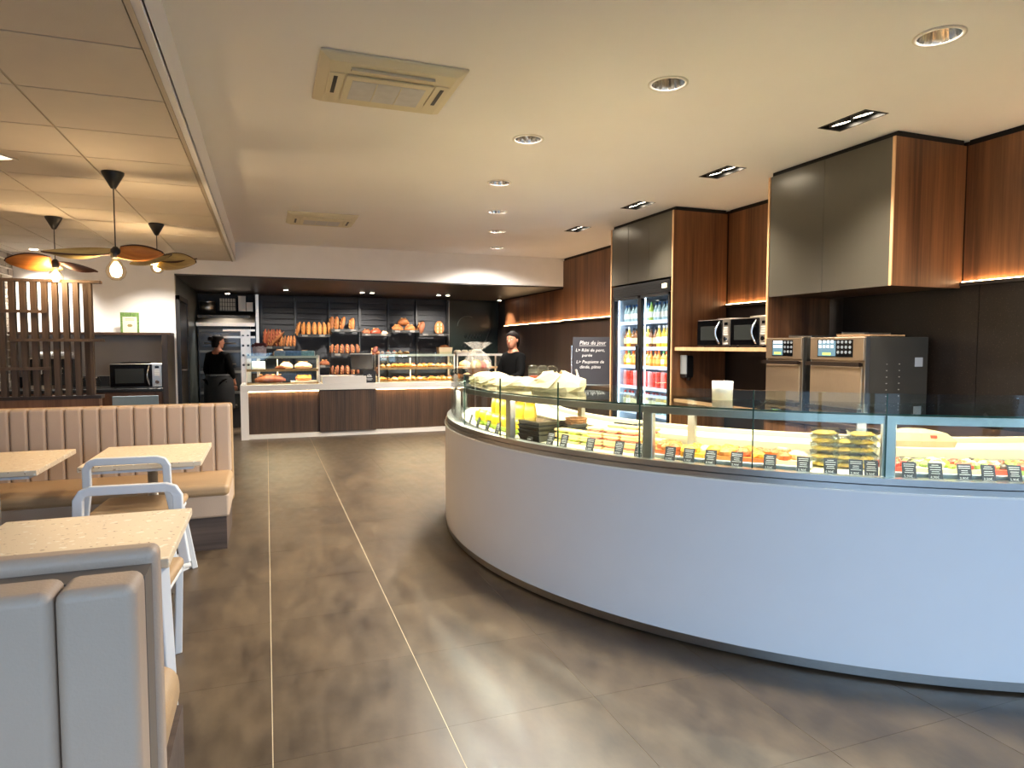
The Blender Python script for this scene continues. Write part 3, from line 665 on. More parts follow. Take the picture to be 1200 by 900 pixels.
# air-conditioning cassettes
M_AC = mat('ivory_ac_plastic', '#d8cfb4', .45); M_ACF = mat('ac_grey_filter', '#c6c6c8', .7, var=.05, vscale=20)
def cassette(loc, label):
    t = thing('air_conditioner', label, 'air conditioner', loc, group='ceiling cassettes of the air conditioning')
    w, d = .73, .66; z = -.035
    body = obj('panel', G().loft([[(sx * w / 2 * q, sy * d / 2 * q, zz) for sx, sy in ((-1, -1), (1, -1), (1, 1), (-1, 1))] for q, zz in ((1, 0), (1, -.012), (.86, z))]), M_AC, t, bev=(.008, 2))
    obj('intake_frame', G().box(-.225, .225, -.15, .2, z - .012, z), M_AC, t, bev=(.004, 1))
    obj('intake_grille', G().box(-.19, .19, -.1, .165, z - .014, z - .012), M_ACF, t)
    for x in (-.063, .063): obj('grille_rib', G().box(x - .002, x + .002, -.1, .165, z - .016, z - .014), M_AC, t)
    obj('air_slot', G().box(-.21, .21, -.225, -.195, z - .004, z + .002), M_BLACK, t)
    obj('louvre', G().box(-.21, .21, -.235, -.222, z - .016, z - .002), M_AC, t)
    for s in (-1, 1):
        a = obj('side_vane_frame', G().cb((s * .27, 0.0, z), (.075, .3, .012)), M_AC, t, bev=(.003, 1))
        obj('air_slot', G().cb((s * .275, .0, z - .0065), (.02, .23, .003)), M_BLACK, a)
    return t
cassette((.632, 3.632, HC), 'ivory ceiling air conditioner above the open aisle')
cassette((.6, 7.66, HC), 'farther ivory ceiling air conditioner close to the bakery header')

# pendant lamps of bent veneer
M_VEN = wood('khaki_veneer', '#8a7a4e', '#b09c68', 'X', .45); M_VEN_LIT = wood('lamplit_veneer', '#b0672c', '#d0863c', 'X', .45); M_RIM = mat('dark_veneer_rim', '#3a1c0e', .5)  # orange tone is bulb light on the inner veneer, painted into the colour
def petal(length, width, twist, cup, m1, parent, name, droop=0., tipw=.25):
    """one bent veneer petal growing from the lamp holder along +x"""
    n, q = 16, 9; V = []; th = .004
    for side in (0, 1):
        for k in range(n + 1):
            t_ = k / n
            ww = width * (tipw + (1 - tipw) * sin(pi * min(1, .12 + .88 * t_)) ** .8) if t_ < 1 else width * .12
            for j in range(q):
                s = (j / (q - 1) - .5)
                a = twist * (1 - .35 * t_)
                y = s * ww; z = -cup * (1 - (2 * s) ** 2) * sin(pi * t_) + droop * t_ ** 1.5 + side * th
                yy = y * cos(a) - z * sin(a); zz = y * sin(a) + z * cos(a)
                V.append((.02 + length * t_, yy, zz))
    F = []; S = (n + 1) * q
    for k in range(n):
        for j in range(q - 1):
            a = k * q + j; F.append((a, a + 1, a + q + 1, a + q)); F.append((S + a, S + a + q, S + a + q + 1, S + a + 1))
        F.append((k * q, (k + 1) * q, S + (k + 1) * q, S + k * q)); a = k * q + q - 1; F.append((a, S + a, S + a + q, a + q))
    F.append(tuple(n * q + j for j in range(q)) + tuple(S + n * q + j for j in reversed(range(q))))
    F.append(tuple(reversed(range(q))) + tuple(S + j for j in range(q)))
    o = obj(name, G().add(V, F), m1, parent, smooth=True)
    rim = []
    for k in range(n + 1): rim.append(V[k * q + q - 1])
    obj('rim', G().tube([tuple(c) for c in rim], .006, 6), M_RIM, o, smooth=True)
    return o
def pendant(loc, zb, rz, label, pet, dz=0.):
    t = thing('pendant_lamp', label, 'pendant lamp', loc, group='bent veneer pendant lamps')
    L_ = loc[2] - zb
    obj('ceiling_cup', G().lathe([(.068, 0), (.066, -.012), (.016, -.105), (.004, -.11)], 20), M_BLACK, t, smooth=True)
    obj('cable', G().tube([(0, 0, -.1), (0, 0, -L_ + .02)], .004, 6), M_BLACK, t)
    obj('lamp_holder', G().lathe([(.012, .05), (.03, .03), (.03, -.02), (.022, -.03)], 14, (0, 0, -L_)), M_DARKMETAL, t, smooth=True)
    for m_, ln_, w_, a_, b_, r_ in pet:
        r_ += rz; p = petal(ln_, w_, radians(a_), .05, m_, t, 'veneer_petal', b_); p.location = (0, 0, -L_ + .015 + dz); p.rotation_euler = (0, 0, r_)
    bu = obj('bulb', G().lathe([(.02, -.02), (.026, -.04), (.055, -.085), (.062, -.115), (.05, -.15), (.025, -.17), (.005, -.173)], 20, (0, 0, -L_)), M_BULBGLASS, t, smooth=True)
    obj('filament', G().lathe([(.01, -.05), (.03, -.08), (.034, -.115), (.022, -.145), (.004, -.15)], 14, (0, 0, -L_)), M_BULB, bu, smooth=True)
    lamp('POINT', 'bulb_light', t, (0, 0, -L_ - .11), 12, color=(1, .76, .5), size=.05)
    return t
pendant((-.925, 5.07, HD), 2.055, 0, 'veneer pendant lamp hanging above the table by the aisle', ((M_VEN_LIT, .27, .17, 50, -.01, radians(-8)), (M_VEN, .4, .22, -22, -.01, radians(176))))
pendant((-1.75, 7.0, HD), 2.17, 0, 'veneer pendant lamp hanging beside the slatted screen', ((M_VEN_LIT, .36, .24, 40, .0, radians(176)), (M_RIM, .3, .1, -20, -.06, radians(10)), (M_VEN, .26, .2, 30, -.01, radians(120))))
pendant((-.945, 7.05, HD), 2.30, 0, 'veneer pendant lamp hanging behind the long banquette', ((M_VEN, .32, .34, 40, -.02, radians(-15)), (M_VEN, .36, .36, 20, -.03, radians(-100)), (M_RIM, .33, .08, 10, .05, radians(20))), -.07)

# ================================================================== seating
def cushion(w, d, h, m, parent, name, loc, r=.025):
    return obj(name, G().box(0, w, 0, d, 0, h), m, parent, bev=(r, 4, 1), loc=loc)
# long banquette with vertical channels
BX1, BX0 = -.27, -2.85
t = thing('banquette', 'long tan banquette with channelled back facing the white tables', 'banquette', (BX1, 5.05, 0)); W = BX1 - BX0
obj('base_board', G().box(-W, -.02, .03, .75, 0, .235), M_BASEWOOD, t)
obj('seat_front', G().box(-W, 0, 0, .7, .235, .40), M_LEATHER, t, bev=(.02, 3, 1))
obj('seat_cushion', G().box(-W, .004, -.012, .62, .385, .47), M_LEATHER_T, t, bev=(.035, 4, 1))
obj('back_frame', G().box(-W, 0, .70, .84, .2, .985), M_LEATHER_T, t, bev=(.02, 3, 1))
cw = .112; k = 0; x = -.01
chan = G().box(-cw + .001, -.001, .60, .72, .44, .99).mesh('channel', M_LEATHER)
while x - cw > -W:
    o = obj('channel', chan, parent=t, loc=(x, 0, 0)); b_ = o.modifiers.new('bevel', 'BEVEL'); b_.width = .022; b_.segments = 4; b_.harden_normals = True; x -= cw
chan.polygons.foreach_set('use_smooth', [True] * len(chan.polygons))
# double-sided booth in the foreground
t = thing('booth_bench', 'taupe double-sided booth bench with wide channels next to the aisle', 'booth bench', (-.245, 1.5, 0))
W = 2.6
obj('back_frame', G().box(-W, 0, .19, .26, .2, .985), M_LEATHER, t, bev=(.022, 4, 1))
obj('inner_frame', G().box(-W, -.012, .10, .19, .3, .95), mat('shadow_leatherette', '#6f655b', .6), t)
cw = .147; x = -.012
ch2 = G().box(-cw + .001, -.001, .0, .12, .46, .965).mesh('channel', M_LEATHER)
ch2.polygons.foreach_set('use_smooth', [True] * len(ch2.polygons))
while x - cw > -W:
    o = obj('channel', ch2, parent=t, loc=(x, 0, 0)); b_ = o.modifiers.new('bevel', 'BEVEL'); b_.width = .024; b_.segments = 4; b_.harden_normals = True; x -= cw
obj('far_seat_cushion', G().box(-W, -.025, .25, .76, .33, .475), M_LEATHER_T, t, bev=(.06, 5, 1))
obj('far_base', G().box(-W, -.02, .27, .72, 0, .34), M_BASEWOOD, t)
obj('near_seat_cushion', G().box(-W, .02, -.5, .03, .33, .47), M_LEATHER_T, t, bev=(.05, 4, 1))
obj('near_base', G().box(-W, -.02, -.45, .05, 0, .34), M_BASEWOOD, t)

# tables
def table(x0, x1, y0, y1, label, style='legs', group=None):
    cx, cy = (x0 + x1) / 2, (y0 + y1) / 2; w, d = x1 - x0, y1 - y0
    t = thing('cafe_table', label, 'table', (cx, cy, 0), group=group)
    obj('table_top', G().box(-w / 2, w / 2, -d / 2, d / 2, .718, .75), M_TERRAZZO, t, bev=(.004, 2))
    obj('top_frame', G().box(-w / 2 + .05, w / 2 - .05, -d / 2 + .05, d / 2 - .05, .695, .718), M_WFRAME, t)
    if style == 'legs':
        for sx in (-1, 1):
            obj('leg', G().bar((sx * (w / 2 - .04), -d / 2 + .03, .718), (sx * (w / 2 - .022), -d / 2 + .06, 0), .06, .05), M_WFRAME, t, bev=(.006, 2))
            obj('leg', G().bar((sx * (w / 2 - .22), d / 2 - .06, .718), (sx * (w / 2 - .25), d / 2 - .09, 0), .06, .05), M_WFRAME, t, bev=(.006, 2))
    else:
        obj('column', G().lathe([(.034, .01), (.03, .04), (.03, .70)], 16), M_ALU, t, smooth=True)
        obj('foot_plate', G().lathe([(.24, 0), (.24, .008), (.05, .016)], 24), M_WFRAME, t)
    return t
table(-.985, -.315, 2.40, 3.13, 'cream terrazzo table on splayed white legs by the booth bench')
table(-1.035, -.385, 4.40, 5.22, 'cream terrazzo table on a column before the banquette end', 'col')
table(-1.90, -1.225, 4.385, 5.21, 'cream terrazzo table on a column along the banquette middle', 'col')
# white chairs
def chair(loc, rz, label, sp=.27, sr=.235):
    """sitter looks along +y"""
    t = thing('cafe_chair', label, 'chair', loc, rz, 'white framed cafe chairs')
    w = .215
    g = G()
    path = [(-w - .02, -.24, .44), (-w + .01, -.265, .62), (-w + .012, -.272, .755), (-w + .03, -.275, .785), (-w + .06, -.276, .795), (w - .06, -.276, .795), (w - .03, -.275, .785), (w - .012, -.272, .755), (w - .01, -.265, .62), (w + .02, -.24, .44)]
    rings = []
    pts = [Vector(p) for p in path]
    for k, p in enumerate(pts):
        d = (pts[min(k + 1, len(pts) - 1)] - pts[max(k - 1, 0)]).normalized(); fwd = Vector((0, 1, 0)); sd = d.cross(fwd).normalized(); fw2 = sd.cross(d).normalized()
        rings.append([p + sd * i * .021 + fw2 * j * .017 for i, j in ((-1, -1), (1, -1), (1, 1), (-1, 1))])
    obj('back_hoop', g.loft(rings), M_WFRAME, t, bev=(.005, 2))
    obj('seat_frame', G().box(-.225, .225, -.235, .22, .405, .44), M_WFRAME, t, bev=(.015, 3, 1))
    obj('seat_pad', G().box(-.235, .235, -.215, .24, .435, .485), M_LEATHER_T, t, bev=(.022, 4, 1))
    for sx in (-1, 1):
        obj('leg', G().bar((sx * .205, -.235, .44), (sx * sr, -.285, 0), .034, .034), M_WFRAME, t, bev=(.005, 2))
        obj('leg', G().bar((sx * .205, .15, .42), (sx * sp, .17, 0), .034, .034), M_WFRAME, t, bev=(.005, 2))
    return t
chair((-.745, 4.55, 0), radians(-3), 'white chair with tan seat pushed under the column table')
chair((-.622, 3.14, 0), radians(176), 'white chair with tan seat facing the booth across the splayed-leg table', .16, .18)
# grey-blue chair at the coffee corner
t = thing('bar_chair', 'pale blue-grey plastic chair before the coffee corner counter', 'chair', (-1.45, 8.6, 0), radians(180))
M_BLUEP = mat('blue_grey_plastic', '#7f929c', .45)
obj('back_shell', G().loft([[(x, -.2 - .02 * (1 - (x / .24) ** 2) + dy, z) for x, dy in [(-.24 + .48 * i / 8, 0) for i in range(9)] + [(.24 - .48 * i / 8, .014) for i in range(9)]] for z in (.5, .6, .78, .86)]), M_BLUEP, t, bev=(.005, 1))
obj('seat', G().box(-.23, .23, -.2, .22, .44, .465), M_BLUEP, t, bev=(.01, 3, 1))
obj('back_bracket', G().box(-.2, -.16, -.215, -.19, .44, .52).box(.16, .2, -.215, -.19, .44, .52), M_ALU, t)
for sx in (-1, 1):
    for sy in (-1, 1): obj('leg', G().bar((sx * .17, sy * .16, .44), (sx * .22, sy * .2, 0), .025, .025), M_ALU, t)

# slatted screen on a low wall
t = thing('slatted_screen', 'brown wooden slatted screen on a low panelled wall', 'screen', (-2.2, 7.2, 0))
obj('low_wall', G().box(-.69, .72, -.05, .07, 0, .955), wood('screen_wall_veneer', '#5a3c29', '#7c5a42', 'Z', .5), t)
obj('sill', G().box(-.69, .74, -.06, .08, .955, .985), M_DARKWALL, t)
sl = G().box(-.0225, .0225, -.03, .03, .985, 2.03).mesh('slat', M_LATTICE)
x = -1.726 + 2.2
for k in range(-1, 13):
    xx = (-1.647 - .0826 * k) + 2.2
    if xx < -.68: break
    obj('slat', sl, parent=t, loc=(xx, 0, 0))
obj('end_post', G().box(.615, .68, -.03, .04, .985, 2.03), M_LATTICE, t)
obj('top_rail', G().box(-.69, .76, -.04, .045, 2.03, 2.055), M_LATTICE, t)
for z, x0, x1 in ((1.76, -.69, .335), (1.5, .04, .78), (1.24, -.69, .34)):
    obj('cross_rail', G().box(x0, x1, -.055, -.03, z - .014, z + .014), M_LATTICE, t)

# ================================================================== coffee corner
t = thing('coffee_counter', 'brown coffee corner counter with dark worktop and shelf under the white wall', 'counter', (-2.0, 9.45, 0))
obj('base_front', G().box(-.88, .79, -.33, .33, .1, .89), wood('corner_veneer', '#4c3222', '#6c4a34', 'Z', .5), t)
obj('plinth', G().box(-.88, .79, -.29, .33, 0, .1), M_BLACK, t)
obj('worktop', G().box(-.88, .80, -.36, .34, .89, .93), M_BLACK, t, bev=(.004, 1))
obj('splash_upstand', G().box(-.88, .80, .325, .34, .93, 1.06), M_BLACK, t)
obj('end_panel', G().box(.80, .86, -.36, .34, 0, 1.585), M_DARKWALL, t)
obj('wall_shelf', G().box(-.88, .86, .02, .34, 1.585, 1.615), M_WALNUT_D, t)
obj('splash_panel', G().box(-.88, .80, .335, .345, 1.06, 1.585), mat('grey_splash_panel', '#a9a39b', .6, var=.03), t)
microwave((-1.49, 9.12, .93), radians(90), 'black microwave on the coffee corner counter', .56, .3, .4, M_BLACK)
tag(obj('serving_tray', G().lathe([(.16, 0), (.18, .012), (.165, .012), (.15, .004)], 24), M_BLACK, loc=(-1.52, 9.32, 1.232), smooth=True), 'round black tray lying on the corner microwave', 'tray')
t = thing('picture_card', 'upright card with a green leaf border on the corner shelf', 'card', (-1.62, 9.6, 1.615))
obj('card', G().box(-.105, .105, 0, .012, 0, .255), mat('card_cream', '#d8d6b4', .6, var=.05), t)
for g in (G().box(-.105, .105, -.002, 0, .2, .255), G().box(-.105, -.08, -.002, 0, .0, .2), G().box(.08, .105, -.002, 0, .0, .2)):
    obj('leaf_border', g, mat('leaf_print', '#5c7a3a', .6, var=.5, vscale=60), t)
obj('print_motif', G().ell((0, -.001, .09), (.03, .002, .02), 10, 6), mat('card_motif', '#8a7a4a', .6), t)
for y in (.17, .155): obj('print_line', G().box(-.05, .05, -.0015, 0, y, y + .006), mat('card_ink', '#3c5230', .6), t)
# espresso machine and crockery behind the screen
t = thing('espresso_machine', 'chrome espresso machine on the counter behind the slatted screen', 'coffee machine', (-2.42, 9.45, .93))
obj('body', G().box(-.22, .22, -.1, .25, .03, .36), M_DARKMETAL, t, bev=(.02, 3, 1))
obj('top_tray', G().box(-.24, .24, -.16, .26, .36, .385), M_CHROME, t, bev=(.006, 2))
obj('drip_tray', G().box(-.22, .22, -.2, -.1, .0, .05), M_CHROME, t)
for x in (-.1, .1):
    gh = obj('group_head', G().lathe([(.035, .18), (.04, .24), (.03, .26)], 14, (x, -.14, 0)), M_CHROME, t)
    obj('portafilter_handle', G().tube([(x, -.14, .19), (x, -.26, .18)], .012, 8), M_BLACK, gh)
cup = thing('coffee_cup', 'white cup on top of the espresso machine', 'cup', (-2.56, 9.45, 1.315), group='cups on the espresso machine')
obj('bowl', G().lathe([(.02, 0), (.03, .01), (.04, .06), (.037, .06), (.027, .012)], 14), M_WFRAME, cup, smooth=True)
obj('handle', G().tube([(.036, 0, .05), (.06, 0, .045), (.06, 0, .025), (.03, 0, .018)], .004, 6), M_WFRAME, cup)
for k in range(1, 4): dup(cup, (-2.56 + .095 * k, 9.45, 1.315))
jar = thing('glass_jar', 'round glass jar with steel lid beside the corner microwave', 'jar', (-1.95, 9.25, .93), group='glass jars on the coffee counter')
obj('jar_body', G().lathe([(.05, 0), (.06, .02), (.06, .1), (.045, .12)], 16), M_CLEAR, jar, smooth=True)
obj('jar_lid', G().lathe([(.048, .12), (.048, .14), (.01, .15)], 16), M_CHROME, jar, smooth=True)
dup(jar, (-2.1, 9.25, .93))

# ================================================================== curved deli counter
A0, A1 = 150., 266.
t = thing('deli_counter', 'large curved white deli counter with glass display case', 'deli counter', (CX, CY, 0)); DC = t
N_ = 100
obj('white_front', G().arc(CR - .03, CR, A0, A1, .055, .82, N_), M_COUNTER, t, smooth=False)
DC.children[-1].data.polygons.foreach_set('use_smooth', [True] * len(DC.children[-1].data.polygons))
wf = DC.children[-1]
md = wf.modifiers.new('edge', 'EDGE_SPLIT'); md.split_angle = radians(40)
def arcpart(name, m, *a, **k):
    o = obj(name, G().arc(*a, **k), m, t, smooth=True); md = o.modifiers.new('edge', 'EDGE_SPLIT'); md.split_angle = radians(40); return o
arcpart('kick_strip', M_ALU, CR - .035, CR - .006, A0, A1, .012, .056, N_)
arcpart('plinth', M_BLACK, CR - .1, CR - .05, A0, A1, 0, .055, N_)
arcpart('bright_bead', mat('white_bead', '#f2efe8', .3), CR - .03, CR + .006, A0, A1, .82, .828, N_)
arcpart('lower_rail', M_ALU, CR - .06, CR - .004, A0, A1, .828, .853, N_)
arcpart('upper_rail', M_ALU, CR - .062, CR - .014, A0, A1, .856, .884, N_)
arcpart('core', M_GAP, CR - .14, CR - .06, A0, A1, .055, .87, N_)
arcpart('inner_wall', M_WALNUT_D, 2.14, 2.18, A0, A1, 0, .93, N_)
arcpart('bottom_board', M_GAP, 2.18, CR - .06, A0, A1, .60, .62, N_)
M_DECK = mat('cream_display_deck', '#d6c8a6', .45)
arcpart('display_deck', M_DECK, 2.5, CR - .05, A0, A1, .86, .875, N_, z0b=.85, z1b=.868)
arcpart('deck_groove', M_ALU, 2.44, 2.5, A0, A1, .865, .88, N_)
arcpart('rear_step', M_DECK, 2.16, 2.44, A0, A1, .86, .93, N_)
arcpart('rear_edge', M_DECK, 2.14, 2.2, A0, A1, .93, .955, N_)
for a in (A0, A1): obj('end_panel', G().arc(2.14, CR - .005, a - .35, a + .35, .05, .86, 1), M_COUNTER, t)
JO = [150, 164, 178.9, 190.8, 201.4, 211.5, 222.0, 232.2, 242.5, 254, 266]
for k in range(len(JO) - 1):
    obj('front_glass', G().arc(CR - .056, CR - .05, JO[k] + .05, JO[k + 1] - .05, .884, 1.245, 12), M_GLASS, t)
    o = obj('glass_edge', G().arc(CR - .057, CR - .049, JO[k + 1] - .05, JO[k + 1] + .05, .884, 1.245, 1), M_GLASS_EDGE, t)
    obj('shelf_glass', G().arc(2.42, CR - .06, JO[k] + .05, JO[k + 1] - .05, 1.148, 1.158, 12), M_GLASS, t)
    arcpart('shelf_glass_edge', M_GLASS_EDGE, CR - .0605, CR - .0585, JO[k], JO[k + 1], 1.149, 1.157, 12)
arcpart('top_rail', M_ALU, CR - .10, CR - .062, A0, A1, 1.122, 1.147, N_)
arcpart('rail_lip', M_ALU, CR - .066, CR - .062, A0, A1, 1.112, 1.122, N_)
arcpart('lamp_strip', M_CASELED, CR - .096, CR - .075, A0 + .5, A1 - .5, 1.1155, 1.1215, N_)
for a in (150.6, 171, 192.2, 212.2, 232.5, 252.8, 265.4):
    obj('post', G().arc(CR - .105, CR - .064, a - .52, a + .52, .86, 1.146, 1), M_ALU, t, bev=(.003, 1))
    obj('rear_post', G().arc(2.42, 2.45, a - .5, a + .5, .88, 1.148, 1), M_ALU, t)
def pol(r, a, z): q = radians(a); return (CX + r * cos(q), CY + r * sin(q), z)
def face(a): return radians(a) + pi / 2            # turns a thing so that its -y front looks outwards
DECKZ = lambda r: .868 + (.875 - .868) * (CR - .05 - r) / (CR - .55)

# price cards
def card_proto(txt, seed):
    t = thing('price_card', 'x', 'price card')
    b_ = obj('card', G().box(-.028, .028, -.001, .001, 0, .074).tf(Matrix.Rotation(radians(-18), 4, 'X')), M_TAG, t)
    g = G(); r = random.Random(seed); z = .064
    for k in range(5):
        w = r.uniform(.024, .046) / 2
        g.box(-w, w, -.0016, -.001, z - .0012, z + .0012); z -= .0085 if k != 1 else .011
    g.tf(Matrix.Rotation(radians(-18), 4, 'X'))
    obj('printed_lines', g, M_PRINT, b_)
    o = obj('price_lettering', text_mesh(txt, .015, M_PRINT, .0002), parent=b_)
    o.rotation_euler = (pi / 2 - radians(18), 0, 0); o.location = (-.004, -.0015 + .011 * sin(radians(18)), .011)
    obj('card_foot', G().box(-.012, .012, .0, .026, 0, .003), M_CLEAR, t)
    return t
CARDS = [176.2, 180.2, 184.0, 187.2, 190.6, 195.0, 198.6, 200.8, 204.6, 208.3, 210.7, 214.0, 215.9, 218.0, 220.4, 223.3, 226.1, 228.3, 230.3, 232.0 - .5, 234.4, 236.4, 238.6, 240.4, 242.4, 246, 250]
protos = [card_proto(p, k) for k, p in enumerate(('5,90€', '4,90€', '2,90€', '3,50€'))]; used = [0] * 4
CLAB = [(192, 'black price card in front of the yellow bags', 'price cards before the yellow bags'), (203, 'black price card beside the black trays and green salads', 'price cards before the black trays'),
        (212, 'black price card in front of the stacked sandwiches', 'price cards before the sandwiches'), (222.5, 'black price card in front of the orange and yellow dishes', 'price cards before the orange dishes'),
        (232.3, 'black price card in front of the stacked clear boxes', 'price cards before the clear boxes'), (400, 'black price card in front of the mixed salad plates', 'price cards before the salad plates')]
for k, a in enumerate(CARDS):
    q = k % 4; lab = next((l, g_) for lim, l, g_ in CLAB if a < lim)
    loc = pol(2.955, a, DECKZ(2.955))
    if used[q]: c = dup(protos[q], loc, face(a))
    else: c = protos[q]; c.location = loc; c.rotation_euler = (0, 0, face(a)); used[q] = 1
    tag(c, lab[0], 'price card', lab[1])

# yellow bags
M_YEL = mat('yellow_bag_foil', '#cfa81e', .35, var=.15, vscale=18, rnd=.1); M_YGRN = mat('green_bag_print', '#8fae34', .4, var=.3, vscale=30); M_KRAFT = mat('kraft_pasta', '#c79a54', .6, var=.2, vscale=30)
def puffed(w, d, h):
    R = []
    for k in range(9):
        q = k / 8; f = sin(pi * min(1, max(0, q))) ** .5 if 0 < q < 1 else .06
        R.append([(w / 2 * (.94 + .06 * f) * cos(2 * pi * i / 12), d / 2 * max(f, .06) * sin(2 * pi * i / 12), h * q) for i in range(12)])
    return G().loft(R)
bag = thing('snack_bag', 'x', 'bag')
obj('bag_body', puffed(.13, .07, .2), M_YEL, bag, smooth=True)
obj('printed_band', puffed(.133, .073, .2).tf(Matrix.Diagonal((1, 1, .45, 1))), M_KRAFT, bag, smooth=True)
obj('top_seal', G().box(-.06, .06, -.003, .003, .19, .215), M_YEL, bag)
first = True
for r, z, off, lab, grp in ((2.72, .0, 0, 'yellow bag standing in the back row of the curved case', 'yellow bags in the back row'), (2.86, .0, 1.2, 'low yellow-green bag lying before the tall yellow bags', 'yellow-green bags in the front row')):
    for k in range(6):
        a = 173.5 + off + k * 2.9; loc = pol(r, a, DECKZ(r))
        if r > 2.8:
            c = thing('snack_bag', lab, 'bag', loc, face(a) + .2 * (k % 2), grp)
            obj('bag_body', puffed(.12, .07, .11), M_YEL, c, smooth=True); obj('printed_band', puffed(.123, .073, .11).tf(Matrix.Diagonal((1, 1, .5, 1))), M_YGRN, c, smooth=True)
        else:
            c = bag if first else dup(bag, loc, face(a)); first = False
            c.location = loc; c.rotation_euler = (0, 0, face(a)); tag(c, lab, 'bag', grp)
# wicker basket
t = thing('wicker_basket', 'small brown wicker basket beside the black trays', 'basket', pol(2.55, 194.2, .93 - .052))
g = G()
for k in range(7):
    z = .004 + k * .016; r = .052 + .012 * k / 6; g.tube([((r + .003 * (-1) ** i) * cos(2 * pi * i / 20), (r + .003 * (-1) ** i) * sin(2 * pi * i / 20), z) for i in range(21)], .008, 5)
obj('woven_wall', g, mat('wicker', '#a06a38', .7, var=.2, vscale=50), t)
obj('bottom', G().lathe([(.05, 0), (.05, .006)], 16), MATS['wicker'], t)
# black trays
M_TRAY = mat('black_food_tray', '#1b1d1a', .3)
def traymesh(w, d, h, r=.0):
    return G().loft([[(sx * q * w / 2, sy * q2 * d / 2, z) for sx, sy in ((-1, -1), (1, -1), (1, 1), (-1, 1))] for q, q2, z in ((.9, .86, 0), (1, 1, h), (1.04, 1.06, h), (1.04, 1.06, h + .004), (.98, .97, h + .004), (.88, .84, .006))])
tm = traymesh(.22, .16, .034).mesh('tray_shell', M_TRAY)
for n, (a, r) in enumerate(((194.6, 2.87), (195.4, 2.68))):
    for k in range(4 - n):
        c = thing('food_tray', ['black plastic tray in the stack beside the price cards', 'black plastic tray in the shorter rear stack'][n], 'tray', pol(r, a, DECKZ(r) + k * .028 + (.0 if n == 0 else 0)), face(a), ['front stack of black trays', 'rear stack of black trays'][n])
        obj('tray_shell', tm, parent=c)
        if k == 3 - n: obj('clear_lid', G().box(-.11, .11, -.08, .08, .039, .042), M_CLEAR, c)
# ladle / pan behind the green salads
t = thing('serving_pan', 'dark flat pan with handle on the rear step of the case', 'pan', pol(2.36, 203.5, .93), face(203.5))
obj('pan_body', G().lathe([(.06, 0), (.07, .03), (.066, .03), (.056, .005)], 18), M_TRAY, t, smooth=True)
obj('pan_handle', G().box(-.22, -.06, -.01, .01, .02, .028), M_TRAY, t)
# stacked sandwiches
M_BREADW = mat('sandwich_bread', '#cfae74', .8, var=.08, rnd=.06); M_HAM = mat('pink_ham', '#c46c55', .5, var=.15, rnd=.1); M_LET = mat('green_lettuce', '#7f9426', .5, var=.3, vscale=40, rnd=.2); M_CHEESE = mat('yellow_cheese', '#e7bd48', .5)
def sandwich(kind, label, grp):
    t = thing('sandwich', label, 'sandwich', group=grp)
    fill = {'ham': M_HAM, 'green': M_LET, 'cheese': M_CHEESE}[kind]
    obj('bottom_bread', G().box(-.05, .05, -.035, .035, 0, .014), M_BREADW, t, bev=(.004, 2))
    obj('filling', G().ell((0, 0, .02), (.054, .038, .011), 14, 6, .08, seed=3), fill, t)
    obj('top_bread', G().box(-.05, .05, -.035, .035, .026, .04), M_BREADW, t, bev=(.004, 2))
    return t
pr = {k: None for k in ('ham', 'green', 'cheese')}
spots = []
for a in (197.8, 199.9, 202.2): spots += [(2.8, a, l, 'green') for l in range(2)]
for a in (204.0, 206.3, 208.6): spots += [(2.84, a, l, 'ham') for l in range(3)] + [(2.68, a + .4, l, 'ham') for l in range(3)]
for a in (209.6, 210.9): spots += [(2.78, a, l, 'cheese') for l in range(2)]
SL = {'ham': ('ham sandwich in the stacked rows of the curved case', 'stacked ham sandwiches'), 'green': ('lettuce-filled sandwich next to the black trays', 'lettuce sandwiches'), 'cheese': ('cheese sandwich beside the metal case post', 'cheese sandwiches')}
for r, a, l, kd in spots:
    loc = pol(r, a, DECKZ(r) + .0405 * l)
    if pr[kd] is None: c = pr[kd] = sandwich(kd, *SL[kd])
    else: c = dup(pr[kd])
    c.location = loc; c.rotation_euler = (0, 0, face(a) + random.uniform(-.06, .06))
    top = l == (2 if kd == 'ham' else 1); pos = 'topmost' if top else 'lowest' if l == 0 else 'middle'; row_ = ('front' if r > 2.75 else 'rear')
    tag(c, {'ham': f'{pos} ham sandwich of a three-high stack in the {row_} row', 'green': f'{pos} lettuce sandwich of a pair next to the black trays', 'cheese': f'{pos} cheese sandwich of a pair beside the metal case post'}[kd], 'sandwich', f'{pos} {kd} sandwiches, {row_} row')
